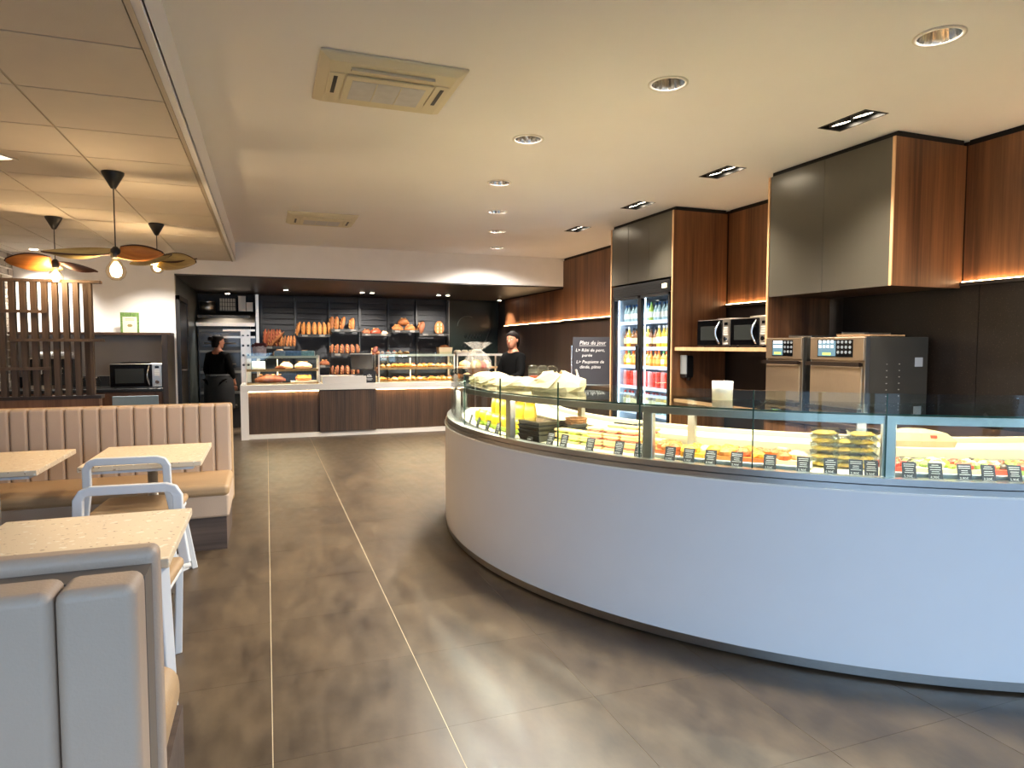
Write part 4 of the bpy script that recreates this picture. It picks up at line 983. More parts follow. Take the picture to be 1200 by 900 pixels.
# orange and yellow dishes: tray with food pieces
def dish(label, a, r, w, d, m, pieces, h=.02, group=None, tray=M_WFRAME, sc=.036):
    t = thing('food_dish', label, 'dish', pol(r, a, DECKZ(r)), face(a), group)
    obj('dish_shell', traymesh(w, d, h), tray, t)
    obj('food_bed', G().loft([[(sx * w * .45, sy * d * .42, z) for sx, sy in ((-1, -1), (1, -1), (1, 1), (-1, 1))] for z in (.006, h + .022)]), m[0], t)
    rn = random.Random(int(a * 10))
    for k in range(pieces):
        x, y = rn.uniform(-w * .36, w * .36), rn.uniform(-d * .34, d * .34); s = sc * rn.uniform(.7, 1.1)
        obj('food_piece', G().ell((x, y, h + .02 + s * .45), (s, s * rn.uniform(.6, 1), s * .75), 8, 5, .12, seed=k), m[k % len(m)], t)
    return t
M_OR = mat('orange_food', '#b8551a', .5, var=.2, vscale=40); M_YE = mat('yellow_food', '#c98f22', .5, var=.2, vscale=40); M_QU = mat('quiche_crust', '#a86a28', .6, var=.2, vscale=30); M_RED = mat('tomato_red', '#c24a2c', .4, var=.15); M_CRM = mat('cream_salad', '#cdbd90', .55, var=.12, vscale=50); M_GR = mat('herb_green', '#7f9440', .5, var=.3, vscale=50); M_DK = mat('olive_dark', '#4a3a24', .4)
dish('tray of bright orange fried food beside the case post', 213.3, 2.82, .14, .2, [M_OR, M_QU], 14)
dish('tray of yellow rice behind the price cards', 216.0, 2.83, .13, .2, [M_YE, M_CRM], 10)
dish('tray of golden quiche slices behind the price cards', 218.9, 2.83, .15, .2, [M_QU, M_YE], 8, sc=.04)
dish('tray of orange noodles beside the clear boxes', 221.6, 2.82, .15, .22, [M_OR, M_YE], 12)
dish('long tray of peach coloured salmon next to the clear boxes', 224.8, 2.82, .2, .22, [mat('salmon_peach', '#d8a878', .5, var=.15, vscale=30), M_OR], 8)
# stacked clear boxes of pasta salad
M_PASTA = mat('pasta_salad', '#b8923c', .5, var=.3, vscale=60)
bx = thing('salad_box', 'x', 'box')
obj('box_shell', traymesh(.12, .11, .03), M_CLEAR, bx); obj('lid', G().box(-.062, .062, -.058, .058, .034, .037), M_CLEAR, bx)
obj('pasta', G().ell((0, 0, .016), (.055, .05, .014), 12, 6, .15, seed=5), M_PASTA, bx)
first = True
for n, a in enumerate((228.0, 229.9, 231.3)):
    for k in range(5 - (n == 1)):
        c = bx if first else dup(bx); first = False
        c.location = pol(2.76, a, DECKZ(2.76) + .0375 * k); c.rotation_euler = (0, 0, face(a))
        tag(c, ['clear box of pasta salad in the stack beside the peach tray', 'clear box of pasta salad in the lower middle stack', 'clear box of pasta salad in the stack at the case post'][n], 'box', ['pasta boxes beside the peach tray', 'pasta boxes in the middle stack', 'pasta boxes at the case post'][n])
for k, (a, ms, lab) in enumerate(((233.6, [M_RED, M_OR], 'plate of orange-red tomatoes beside the case post'), (235.4, [M_CRM, M_GR, M_DK], 'plate of cream salad with herbs next to the tomatoes'), (237.5, [M_CRM, M_LET], 'plate of pale green salad among the salad plates'), (239.6, [M_CRM, M_RED, M_GR], 'plate of white salad with red pieces'), (241.6, [M_RED, M_CRM, M_DK, M_GR], 'plate of mixed salad with olives and tomato'), (244.2, [M_GR, M_RED], 'plate of green leaves with tomato'), (247, [M_OR, M_CRM], 'plate of grated carrot salad'))):
    dish(lab, a, 2.82, .105, .22, ms, 22, .02, sc=.026)
# white paper package at the back of the case
g = G().loft([[(x, y, z) for x, y in ((-.16 * q, -.07 * q), (.0, -.085 * q), (.17 * q, -.06 * q), (.16 * q, .07 * q), (0, .08 * q), (-.15 * q, .06 * q))] for q, z in ((1, 0), (1.06, .03), (.8, .07), (.3, .085))])
M_PAPER = mat('white_paper', '#b9a880', .8, var=.04, bump=.3, bscale=20)
t = thing('paper_parcel', 'white paper parcel with a red mark on the rear step of the case', 'parcel', pol(2.3, 239.5, .93), face(239.5))
obj('wrapping', g, M_PAPER, t); obj('red_mark', G().box(.05, .08, -.075, -.0635, .045, .06), M_RED, t)
# things on the glass shelf
tag(obj('white_pot', G().lathe([(.053, 0), (.056, .1), (.052, .1), (.048, .006)], 24), mat('white_ceramic', '#d8d0c4', .3), loc=pol(2.56, 217.0, 1.1585), smooth=True), 'plain white ceramic pot standing on the glass shelf', 'pot')
def crumple(name, w, d, h, label, loc, rz, seed, m=M_PAPER, group=None):
    rn = random.Random(seed); R = []
    for q, z in ((.96, 0), (1, h * .25), (.86, h * .6), (.55, h * .9), (.2, h)):
        R.append([(w / 2 * q * cos(2 * pi * i / 14) * rn.uniform(.85, 1.12), d / 2 * q * sin(2 * pi * i / 14) * rn.uniform(.85, 1.12), z * rn.uniform(.85, 1.1) if z else 0) for i in range(14)])
    t = thing(name, label, 'parcel', loc, rz, group); obj('wrapping', G().loft(R), m, t); 
    obj('folded_flap', G().add([(-w * .3, -d * .5, h * .2), (w * .3, -d * .52, h * .22), (w * .25, -d * .2, h * .86), (-w * .2, -d * .2, h * .9), (-w * .3, -d * .49, h * .2), (w * .3, -d * .51, h * .22), (w * .25, -d * .19, h * .86), (-w * .2, -d * .19, h * .9)], [(0, 1, 2, 3), (7, 6, 5, 4), (0, 4, 5, 1), (1, 5, 6, 2), (2, 6, 7, 3), (3, 7, 4, 0)]), M_PAPER, t)
    return t
ZS = 1.1585
for k, (a, r, w, d, h, lab) in enumerate(((156, 2.72, .4, .34, .06, 'wide flat white paper parcel at the far end of the glass shelf'), (165, 2.7, .42, .36, .07, 'large crumpled white paper parcel on the glass shelf'), (174, 2.68, .38, .36, .06, 'white paper parcel with folded corner on the glass shelf'), (183, 2.66, .4, .36, .07, 'long white paper parcel beside the cups on the glass shelf'), (192, 2.62, .44, .34, .12, 'tall peaked white paper wrap on the glass shelf'))):
    crumple('paper_parcel', w, d, h, lab, pol(r, a, ZS), face(a), k)
for k, (a, r) in enumerate(((179, 2.5), (181, 2.46), (183.5, 2.44))):
    t = thing('clear_cup', 'clear cup of fruit behind the paper parcels', 'cup', pol(r, a, ZS), 0, 'clear cups on the glass shelf')
    obj('cup_wall', G().lathe([(.03, 0), (.04, .12), (.038, .12), (.028, .004)], 16), M_CLEAR, t, smooth=True)
    obj('filling', G().lathe([(.028, .006), (.034, .07)], 12), [M_RED, M_CRM, M_KRAFT][k], t)
    obj('dome_lid', G().ell((0, 0, .12), (.042, .042, .03), 14, 8), M_CLEAR, t, smooth=True)
tag(obj('tongs', G().tube([(0, 0, .01), (.01, .05, .1), (.015, .08, .13)], .008, 6).tube([(.02, 0, .01), (.012, .05, .1), (.015, .08, .13)], .006, 6), M_STEEL, loc=pol(2.5, 193.5, ZS)), 'steel tongs standing beside the peaked paper wrap', 'tongs')

# ================================================================== bakery counter
CYF = 10.86; ZT = .845
t = thing('bakery_counter', 'long white bakery counter with dark fluted wood fronts and lit edge', 'counter', (-.385, CYF, 0)); o_ = TR(.385, -CYF, 0)
def part(n, g, m, **k): return obj(n, g.tf(o_), m, t, **k)
XE = 4.1
part('white_top', G().box(-.385, XE, CYF, CYF + .75, ZT - .10, ZT), M_WSOLID, bev=(.004, 1))
part('end_leg', G().box(-.385, -.275, CYF, CYF + .75, 0, ZT - .10), M_WSOLID)
part('plinth', G().box(-.275, XE, CYF + .06, CYF + .7, 0, .07), M_WSOLID)
part('carcass', G().box(-.275, XE, CYF + .14, CYF + .7, .07, ZT - .10), M_DARKWALL)
fl = G()
for n_, (x0, x1, y) in enumerate(((-.275, .775, .10), (.78, 1.665, .03), (1.67, XE, .10))):
    part('fluted_front', G().box(x0, x1, CYF + y, CYF + y + .03, .075, ZT - .112), M_FLUTE)
    k = x0 + .02
    g = G()
    while k < x1 - .02:
        g.box(k, k + .018, CYF + y - .006, CYF + y, .075, ZT - .112); k += .035
    part('flute_rib', g, M_FLUTE)
    if n_ != 1:
        part('led_strip', G().box(x0 + .01, x1 - .01, CYF + .045, CYF + .06, ZT - .112, ZT - .1), M_WARMLED)
t.children
# till block
tt = thing('till_block', 'raised white till block on the bakery counter', 'counter block', (1.17, CYF + .3, ZT))
obj('block', G().box(-.345, .345, -.28, .2, 0, .115), M_WSOLID, tt, bev=(.006, 2))
obj('top_pad', G().box(-.1, .12, -.2, .0, .115, .125), mat('cream_pad', '#efe2c4', .5), tt)
ti = thing('till_screen', 'dark tilted till screen on its stand', 'till', (1.48, CYF + .33, ZT + .115))
obj('foot', G().box(-.09, .09, -.08, .1, 0, .02), M_BLACK, ti, bev=(.004, 1))
obj('stand', G().box(-.03, .03, .02, .05, .02, .2), M_DARKMETAL, ti)
obj('screen_shell', G().box(-.18, .18, -.015, .015, -.13, .13).tf(TR(0, 0, .22) @ Matrix.Rotation(radians(-14), 4, 'X')), M_DARKMETAL, ti, bev=(.006, 2))
obj('screen', G().box(-.165, .165, -.018, -.0155, -.115, .1).tf(TR(0, 0, .22) @ Matrix.Rotation(radians(-14), 4, 'X')), mat('till_glass', '#39332c', .2), ti)
obj('top_bar', G().box(-.18, .18, -.02, .02, .125, .14).tf(TR(0, 0, .22) @ Matrix.Rotation(radians(-14), 4, 'X')), M_ALU, ti)
cd = thing('counter_sign', 'small black sign with white emblem beside the till', 'sign', (1.57, CYF + .06, ZT))
obj('sign_plate', G().box(-.1, .1, 0, .012, 0, .19), M_TAG, cd)
g = G()
for k in range(3): g.box(-.035 + k * .025, -.022 + k * .025, -.0015, 0, .1, .13 + .012 * (k == 1))
g.box(-.037, .042, -.0015, 0, .092, .1)
obj('emblem', g, M_CHALK, cd); obj('printed_line', G().box(-.05, .05, -.0015, 0, .06, .068).box(-.035, .035, -.0015, 0, .043, .049), M_CHALK, cd)
nb_ = tag(obj('napkin_box', G().box(-.1, .1, 0, .12, 0, .09), mat('beige_card_box', '#cbb38c', .7, var=.1), loc=(1.55, CYF + .2, ZT), bev=(.004, 1)), 'beige card box behind the small black sign', 'box')
nb_.location = (1.62, CYF + .25, ZT)

def display(name, label, x0, x1, y0, y1, z0, levels, ztop, frame, glassfront=True, front_h=.05):
    t = thing(name, label, 'display case', ((x0 + x1) / 2, y0, z0)); w = x1 - x0; d = y1 - y0; h = ztop - z0
    for x in (-w / 2, w / 2 - .02):
        for y in (0, d - .02): obj('post', G().box(x, x + .02, y, y + .02, 0, h), frame, t)
    for y in (0,): obj('mid_post', G().box(-.09, -.07, y + .2, y + .22, 0, h - .06), frame, t)
    for k, z in enumerate(levels):
        s = obj('shelf', G().box(-w / 2 + .005, w / 2 - .005, .006, d - .006, z, z + .014), M_SHELFWOOD, t)
        obj('shelf_front', G().box(-w / 2 + .02, w / 2 - .02, 0, .006, z - .012, z + front_h * .5), frame if k == len(levels) - 1 else M_OAKEDGE, s)
        if z > .1: obj('shelf_glow_strip', G().box(-w / 2 + .04, w / 2 - .04, .03, .045, z - .008, z - .002), M_CASELED_S, s)
    if glassfront:
        obj('front_glass', G().box(-w / 2 + .02, w / 2 - .02, -.006, -.001, .0, h + .04), M_GLASS, t)
    for x in (-w / 2 - .004, w / 2 + .0): obj('side_glass', G().box(x, x + .004, .02, d - .02, .0, h), M_GLASS, t)
    return t
M_CASELED_S = glow('display_shelf_light', (1.0, .84, .6), 40)
display('bread_display', 'small glass bread display with white posts at the counter end', -.31, .79, CYF + .08, CYF + .48, ZT, [.0, .215, .42], ZT + .45, M_WSOLID)
display('pastry_display', 'long three-tier pastry display with white posts on the bakery counter', 1.72, 3.02, CYF + .08, CYF + .5, ZT, [.0, .22, .44], ZT + .46, M_WSOLID)
display('cake_stand', 'low pale shelf stand right of the pastry display', 3.06, 3.9, CYF + .1, CYF + .5, ZT, [.0, .22, .44], ZT + .46, M_WSOLID, False)

# ---- breads
def loaf(name, L_, r, m, label, grp, cuts=3, h=None, flat=.8, cutm=M_SCORE, cat='bread'):
    """loaf lying along x with raised pale cuts"""
    t = thing(name, label, cat, group=grp); R = []
    n = 9
    for k in range(n + 1):
        q = k / n; f = max(.12, sin(pi * (.04 + .92 * q)) ** .55)
        R.append([(-L_ / 2 + L_ * q, r * f * cos(2 * pi * i / 12), r * flat * (1 + f * sin(2 * pi * i / 12)) - r * flat * (1 - f) * .5) for i in range(12)])
    obj('crust', G().loft(R), m, t, smooth=True)
    for k in range(cuts):
        x = -L_ / 2 + L_ * (k + 1) / (cuts + 1)
        obj('slash', G().ell((0, 0, 0), (L_ / (cuts + 1) * .42, r * .2, r * .14), 8, 5).tf(TR(x, 0, r * flat * 1.93) @ RZ(radians(35))), cutm, t)
    return t
def setrot(o, loc, rot): o.location = loc; o.rotation_euler = rot; return o
# bread display contents
z0 = ZT + .014; yb = CYF + .26
setrot(loaf('country_loaf', .46, .085, M_CRUST_D, 'long dark slashed loaf on the lowest tier of the bread display', None, 4), (.05, yb, z0), (0, 0, .06))
t = thing('fruit_tart', 'orange glazed round bread on a white board in the bread display', 'tart', (.55, yb, z0))
obj('board', G().box(-.2, .2, -.12, .12, 0, .03), M_WSOLID, t); obj('crumb', G().ell((0, 0, .07), (.13, .1, .055), 16, 8, .05, seed=4), mat('orange_glaze', '#d9812f', .35, var=.25, vscale=20), t, smooth=True)
for k in range(5): obj('fruit_piece', G().ell((.09 * cos(k * 1.25), .06 * sin(k * 1.25), .105), (.03, .025, .02), 8, 5), M_YE, t)
tag(obj('card_black', G().box(-.06, .06, 0, .006, 0, .03), M_TAG, loc=(.29, CYF + .12, z0)), 'small black card between the loaves of the bread display', 'card')
z1 = ZT + .229
for k, (x, L_, lab) in enumerate(((.29, .2, 'pale floured round loaf beside the dark filled bun'), (.55, .27, 'long pale floured loaf on the middle tier of the bread display'))):
    setrot(loaf('floured_loaf', L_, .075, M_PALE, lab, None, 2), (x, yb, z1), (0, 0, 0))
setrot(loaf('filled_bun', .16, .04, M_CRUST_D, 'dark filled bun on the middle tier of the bread display', None, 1), (.2, yb - .1, z1), (0, 0, 0))
t = thing('paper_pack', 'white and blue wrapped pack on the middle tier of the bread display', 'pack', (-.12, yb, z1))
obj('pack_body', G().box(-.1, .1, -.06, .06, 0, .13), mat('pale_blue_pack', '#9fb4c6', .5, var=.2, vscale=15), t, bev=(.01, 2)); obj('pack_label', G().box(-.06, .06, -.063, -.06, .03, .1), M_WLBL, t)
z2 = ZT + .434
t = thing('gift_bag', 'white and maroon gift bag on top of the bread display', 'bag', (-.1, yb, z2))
obj('bag_body', puffed(.2, .14, .2), mat('white_maroon_bag', '#d9ccd0', .5, var=.3, vscale=20), t, smooth=True); obj('bag_ruffle', G().ell((0, 0, .17), (.11, .06, .05), 14, 6, .2, seed=9), mat('maroon_paper', '#5f2a2c', .6, var=.3, vscale=30), t)
for k, (x, w, c, lab) in enumerate(((.2, .16, '#8fa6bb', 'grey-blue biscuit packet on top of the bread display'), (.4, .24, '#5f86b0', 'blue patterned biscuit packet on top of the bread display'), (.62, .2, '#86b4bd', 'turquoise biscuit packet on top of the bread display'))):
    t = thing('biscuit_packet', lab, 'packet', (x, yb - .05, z2)); obj('packet_body', G().box(-w / 2, w / 2, -.04, .04, 0, .09), mat('packet_%d' % k, c, .35, var=.3, vscale=25), t, bev=(.008, 2)); obj('packet_seal', G().box(-w / 2 - .012, -w / 2, -.003, .003, .01, .08).box(w / 2, w / 2 + .012, -.003, .003, .01, .08), M_WLBL, t)
setrot(loaf('round_loaf', .2, .07, M_CRUMB, 'round golden loaf behind the grey-blue biscuit packet', None, 2), (.2, yb + .1, z2), (0, 0, .2))
setrot(loaf('round_loaf', .16, .06, M_CRUMB, 'small round loaf behind the turquoise biscuit packet', None, 2), (.58, yb + .1, z2), (0, 0, -.2))
# pastries
M_PUFF = mat('puff_pastry', '#c8883c', .5, var=.25, vscale=30, bump=.2, rnd=.15); M_SUG = mat('sugar_dusted', '#ead7b4', .7, var=.1, rnd=.05); M_CHOC = mat('chocolate_glaze', '#4a2614', .3, rnd=.1)
def croissant():
    t = thing('croissant', 'x', 'pastry'); pts = []; rad = []
    for k in range(9):
        a = radians(200 + 140 * k / 8); pts.append((.05 * cos(a), .05 * sin(a) + .03, .026)); rad.append((.008 + .019 * sin(pi * k / 8)) * (1.08 if k % 2 else .95))
    obj('dough', G().tube(pts, rad, 8), M_PUFF, t, smooth=False)
    obj('glaze_ridge', G().tube([(p[0], p[1], p[2] + r_ * .9) for p, r_ in zip(pts[2:7], rad[2:7])], .006, 5), M_CRUST, t); return t
def tartlet(m, n):
    t = thing('tartlet', 'x', 'pastry')
    obj('shell', G().lathe([(.032, 0), (.042, .022), (.038, .022), (.03, .01)], 14), M_PUFF, t)
    obj('cream', G().ell((0, 0, .022), (.036, .036, .02), 12, 6), m, t, smooth=True)
    obj('topping', G().ell((0, 0, .043), (.014, .014, .012), 8, 5), n, t, smooth=True); return t
def eclair(m):
    t = thing('eclair', 'x', 'pastry'); obj('choux', G().ell((0, 0, .02), (.025, .07, .02), 10, 8), M_PUFF, t, smooth=True)
    obj('icing', G().ell((0, 0, .033), (.018, .06, .01), 10, 6), m, t, smooth=True); return t
PP = [croissant(), tartlet(M_SUG, M_RED), tartlet(M_CRM, M_PUFF), eclair(M_CHOC), eclair(M_SUG)]; pu = [0] * 5
PN = ['golden croissant', 'sugar-dusted tartlet with red topping', 'cream tartlet with pastry topping', 'chocolate glazed eclair', 'white iced eclair']
for lv, (z, seq, lname) in enumerate(((ZT + .014, [0, 3, 1, 0, 2, 4, 1, 3, 0, 2, 4, 1], 'lowest'), (ZT + .234, [2, 2, 0, 0, 0, 1, 2, 4, 4, 2, 1, 2], 'middle'), (ZT + .454, [4, 1, 1, 2, 4], 'top'))):
    n = len(seq)
    for k, q in enumerate(seq):
        for row_ in range(2 if lv < 2 else 1):
            x = 1.80 + (1.16 if lv < 2 else .4) * k / (n - 1); y = CYF + .17 + .13 * row_ + .02 * (k % 2); qq = q if row_ == 0 else (q + 1) % 5
            c = PP[qq] if not pu[qq] else dup(PP[qq]); pu[qq] = 1
            c.location = (x, y, z); c.scale = (1.3, 1.3, 1.4); c.rotation_euler = (0, 0, random.uniform(-.4, .4) + (pi if qq == 0 else 0))
            tag(c, PN[qq] + ' on the ' + lname + ' tier of the pastry display', 'pastry', PN[qq] + 's, ' + lname + ' tier')
t = thing('napkin_dispenser', 'dark glass dome on top of the pastry display', 'dome', (2.38, CYF + .28, ZT + .454))
obj('dome', G().ell((0, 0, .03), (.11, .1, .05), 16, 8), M_CLEAR, t, smooth=True); obj('base', G().lathe([(.12, 0), (.12, .01)], 20), M_BLACK, t)
t = thing('bread_box', 'cream carton of brown bread on top of the pastry display', 'box', (2.88, CYF + .25, ZT + .454))
obj('carton', traymesh(.24, .18, .12), mat('cream_carton', '#e2cfa6', .6), t); obj('bread_filling', G().ell((0, 0, .11), (.1, .07, .05), 12, 8, .1, seed=2), M_CRUST, t)
t = thing('meringue_tray', 'tray heaped with pale meringues on the shelf stand', 'tray', (3.25, CYF + .28, ZT + .454))
obj('tray', traymesh(.36, .22, .03), M_WSOLID, t)
for k in range(9): obj('meringue', G().ell((-.13 + .13 * (k % 3), -.06 + .06 * (k // 3), .045), (.05, .04, .035), 10, 6, .12, seed=k), M_PALE, t)
for k, (x, z, lab) in enumerate(((3.25, ZT + .234, 'round pale cake on the middle tier of the shelf stand'), (3.62, ZT + .234, 'round pale cake beside its twin on the middle tier of the shelf stand'), (3.3, ZT + .014, 'round pale cake on the lowest tier of the shelf stand'))):
    t = thing('cake', lab, 'cake', (x, CYF + .28, z)); obj('cake_plate', G().lathe([(.12, 0), (.13, .01)], 20), M_WFRAME, t); obj('cake_body', G().lathe([(.1, .01), (.1, .07), (.06, .1), (.0, .12)], 20), M_CRM, t, smooth=True); obj('cake_rim', G().lathe([(.102, .02), (.104, .035)], 20, cap=False), M_PUFF, t)
# gift hamper in cellophane
M_CELLO = mat('cellophane', '#e9e4d6', .12, spec=1.0); M_CELLO.node_tree.nodes['Principled BSDF'].inputs['Alpha'].default_value = .22
t = thing('gift_hamper', 'gift hamper wrapped in clear cellophane with a ruffled top', 'hamper', (3.1, 9.9, .0)); HZ = 1.0
obj('pedestal', G().box(-.22, .22, -.2, .2, 0, HZ), M_WALNUT_D, t)
obj('basket', G().lathe([(.12, HZ), (.17, HZ + .1), (.16, HZ + .1), (.11, HZ + .02)], 18), MATS['wicker'], t)
for k, (x, y, s, m) in enumerate(((-.07, -.05, .07, M_CRM), (.07, -.06, .06, M_RED), (.0, .05, .08, M_YE), (-.02, -.1, .05, M_KRAFT), (.1, .03, .06, M_PALE))): obj('packed_treat', G().ell((x, y, HZ + .14), (s, s * .7, s * 1.2), 10, 8), m, t, smooth=True)
rn = random.Random(5); R = []
for q, z in ((.15, .02), (.2, .12), (.19, .22), (.13, .32), (.05, .38), (.12, .43), (.2, .5)):
    R.append([(q * cos(2 * pi * i / 20) * (1.12 if i % 2 else .88), q * sin(2 * pi * i / 20) * (1.12 if i % 2 else .88), HZ + z * rn.uniform(.97, 1.03)) for i in range(20)])
obj('cellophane', G().loft(R, cap=False), M_CELLO, t)
obj('ribbon', G().lathe([(.055, HZ + .37), (.055, HZ + .39)], 14, cap=False), M_PALE, t)

# ================================================================== bread wall
BW = thing('bread_wall', 'dark slatted bread wall with upright posts behind the bakery counter', 'bread rack', (1.67, 13.0, 0)); o_ = TR(-1.67, -13.0, 0)
k = 0; z = .9
slm = G().box(-.06 - 1.67, 3.44 - 1.67, .0, .03, 0, .085).mesh('slat', M_SLATE)
while z < 2.3: obj('slat', slm, parent=BW, loc=(0, .05, z)); z += .105
POSTS = [-.07, .523, 1.138, 1.693, 2.249, 2.805, 3.43]
for x in POSTS: obj('post', G().box(x - .02, x + .02, 12.97, 13.05, .0, 2.34).tf(o_), M_BLACK, BW)
obj('edge_strip', G().box(3.45, 3.462, 12.95, 13.08, .0, 2.36).tf(o_), M_ALU, BW)
def rack(x0, x1, z, lab):
    t = thing('wire_rack', 'dark wire shelf ' + lab, 'shelf', ((x0 + x1) / 2, 12.96, z)); w = x1 - x0
    obj('tray', G().box(-w / 2, w / 2, -.28, .0, -.012, 0), M_DARKMETAL, t); obj('front_lip', G().box(-w / 2, w / 2, -.285, -.278, -.012, .035), M_DARKMETAL, t)
    for s in (-1, 1): obj('side_arm', G().box(s * w / 2 - .005, s * w / 2 + .005, -.28, .0, -.012, .06), M_DARKMETAL, t)
    for s in (-.3, .25): obj('price_label', G().box(s * w - .05, s * w + .05, -.288, -.285, -.008, .028), mat('shelf_label_grey', '#5c5852', .6), t)
    return t
def zpx(y, x=400): return PY(x, y, 12.72).z
def xpx(x): return PY(x, 400, 12.76).x
RK = [(308, 345, 408, 'full of dark red baguettes'), (350, 386, 394, 'holding the pale baguettes'), (388, 422, 388, 'under the long batards'), (388, 421, 416, 'of small dark loaves in the middle row'), (388, 421, 441, 'of small loaves in the lowest row'), (424, 457, 393, 'under the round glossy loaves'), (424, 457, 421, 'of mixed dark rolls'), (459, 490, 389, 'with the pyramid of boules'), (491, 524, 393, 'with two leaning oval loaves'), (350, 386, 430, 'behind the bread display')]
for x0, x1, y, lab in RK: rack(xpx(x0), xpx(x1), zpx(y, (x0 + x1) / 2), lab)
proto = {}
def put(key, maker, loc, rot, label=None, grp=None):
    if key not in proto: c = proto[key] = maker()
    else: c = dup(proto[key])
    setrot(c, loc, rot)
    if label: tag(c, label, 'bread', grp)
    return c
YB_ = 12.80
zr = zpx(408, 326)
for k in range(6): put('bag_d', lambda: loaf('baguette', .34, .035, mat('reddish_crust', '#8a3f20', .7, var=.25, vscale=14, bump=.2, rnd=.15), 'x', None, 4), (xpx(312) + .047 * k * 1.0, YB_ + .015 + .075 * (k % 2), zr + .175), (0, radians(-86 + 3 * (k % 3)), pi / 2 * 0 + .3 * k), 'dark red baguette standing in the leftmost wire shelf', 'dark red baguettes')
for k in range(5): put('bag_o', lambda: loaf('half_baguette', .22, .028, M_CRUST, 'x', None, 3), (xpx(331) + .05 * k, YB_ - .075 + .03 * (k % 2), zr + .115), (0, radians(-84 + 4 * (k % 3)), .4 * k), 'short golden baguette beside the dark red baguettes', 'short golden baguettes')
put('bag_l', lambda: loaf('leaning_baguette', .4, .03, M_CRUST, 'x', None, 5), (xpx(325), 12.70, zr + .14), (0, radians(-48), 0), 'golden baguette leaning across the dark red baguettes', None)
zr = zpx(394, 368); P1 = (352, 358, 363, 369, 374, 379, 384); H1 = (.2, .3, .28, .2, .21, .18, .18)
for k, (x, hh) in enumerate(zip(P1, H1)): put('bp%d' % (k % 3), lambda: loaf('pale_baguette', .26, .045, mat('golden_crust', '#a86c30', .7, var=.25, vscale=14, bump=.2, rnd=.12), 'x', None, 4), (xpx(x), YB_ + .03 * (k % 2), zr + .13), (0, radians(-88 + (10 if k == 0 else 0)), .5 * k), 'pale golden baguette standing on the wire shelf', 'pale golden baguettes')
zr = zpx(388, 400)
for x, a in ((391, 84), (397, 86), (404, 74)): put('bat', lambda: loaf('batard', .27, .055, M_CRUST, 'x', None, 3), (xpx(x), YB_ + .04, zr + .135), (0, radians(-a), .6), 'long batard leaning with its neighbours on the wire shelf', 'leaning batards')
put('bat1', lambda: loaf('batard', .24, .07, M_CRUST, 'x', None, 3), (xpx(415.5), YB_ + .03, zr + .125), (0, radians(-86), .6), 'single batard standing apart from the leaning ones')
for zz, n, lab, gr in ((416, 6, 'small dark loaf in the middle row of the bread wall', 'small dark loaves in the middle row'), (441, 6, 'small loaf in the lowest row of the bread wall', 'small loaves in the lowest row')):
    zr = zpx(zz, 405)
    for k in range(n): put('sl%d' % zz, lambda: loaf('small_loaf', .2, .045, M_CRUST_D, 'x', None, 3), (xpx(391 + 5.3 * k), YB_, zr + .1), (0, radians(-85 + 4 * (k % 2)), .5 * k), lab, gr)
zr = zpx(393, 440)
for k, (x, m, lab) in enumerate(((430, M_CRUST_D, 'round glossy brown loaf next to the shelf post'), (441, mat('red_brown_crust', '#7a3018', .5, var=.25, vscale=14, rnd=.1), 'large red-brown round loaf between two others'), (451, M_CRUMB, 'small pale round loaf beside the red-brown one'))):
    setrot(loaf('round_loaf', (.2, .23, .16)[k], (.075, .085, .055)[k], m, lab, None, 2), (xpx(x), YB_, zr), (0, 0, .3))
zr = zpx(421, 440)
for k in range(6): put('roll', lambda: loaf('dark_roll', .12, .045, M_CRUST_D, 'x', None, 1), (xpx(428 + 5 * k), YB_ - .03 * (k % 2), zr + (.075 if k in (2, 3) else 0)), (0, 0, .9 * k), 'small dark roll in the pile of mixed rolls', 'pile of dark rolls')
setrot(loaf('crown_loaf', .17, .075, mat('plum_crust', '#5a2a1c', .6, var=.25, vscale=14), 'dark plum loaf on top of the mixed rolls', None, 2), (xpx(443), YB_, zr + .15), (0, radians(-80), 0))
zr = zpx(389, 475)
for x, dz, lab in ((466, 0, 'golden boule at the base of the pyramid'), (481, 0, 'golden boule at the base of the pyramid'), (473.5, .125, 'golden boule on top of the pyramid')):
    put('boule', lambda: loaf('boule', .23, .09, M_CRUST, 'x', None, 2), (xpx(x), YB_, zr + dz), (0, 0, .3), lab, 'boules in the pyramid' if dz == 0 else None)
zr = zpx(393, 505)
setrot(loaf('oval_loaf', .26, .085, M_CRUST_D, 'dark oval loaf leaning on the wire shelf', None, 3), (xpx(497), YB_ + .04, zr + .13), (0, radians(-72), .5))
t = setrot(loaf('fougasse', .28, .1, M_CRUST, 'oval leaf bread with pale holes at the shelf end', None, 0, flat=.35), (xpx(516), YB_ + .08, zr + .14), (radians(80), 0, radians(0)))
t.rotation_euler = (radians(90), radians(90), 0)
for k in range(3):
    for s in (-1, 1): obj('leaf_slit', G().ell((-.07 + .07 * k, s * .035, .068), (.03, .01, .006), 8, 5), M_CRUMB, t)
zr = zpx(430, 368)
setrot(loaf('round_loaf', .2, .08, M_CRUST_D, 'round dark loaf half hidden behind the bread display', None, 2), (xpx(380), YB_, zr), (0, 0, .3))
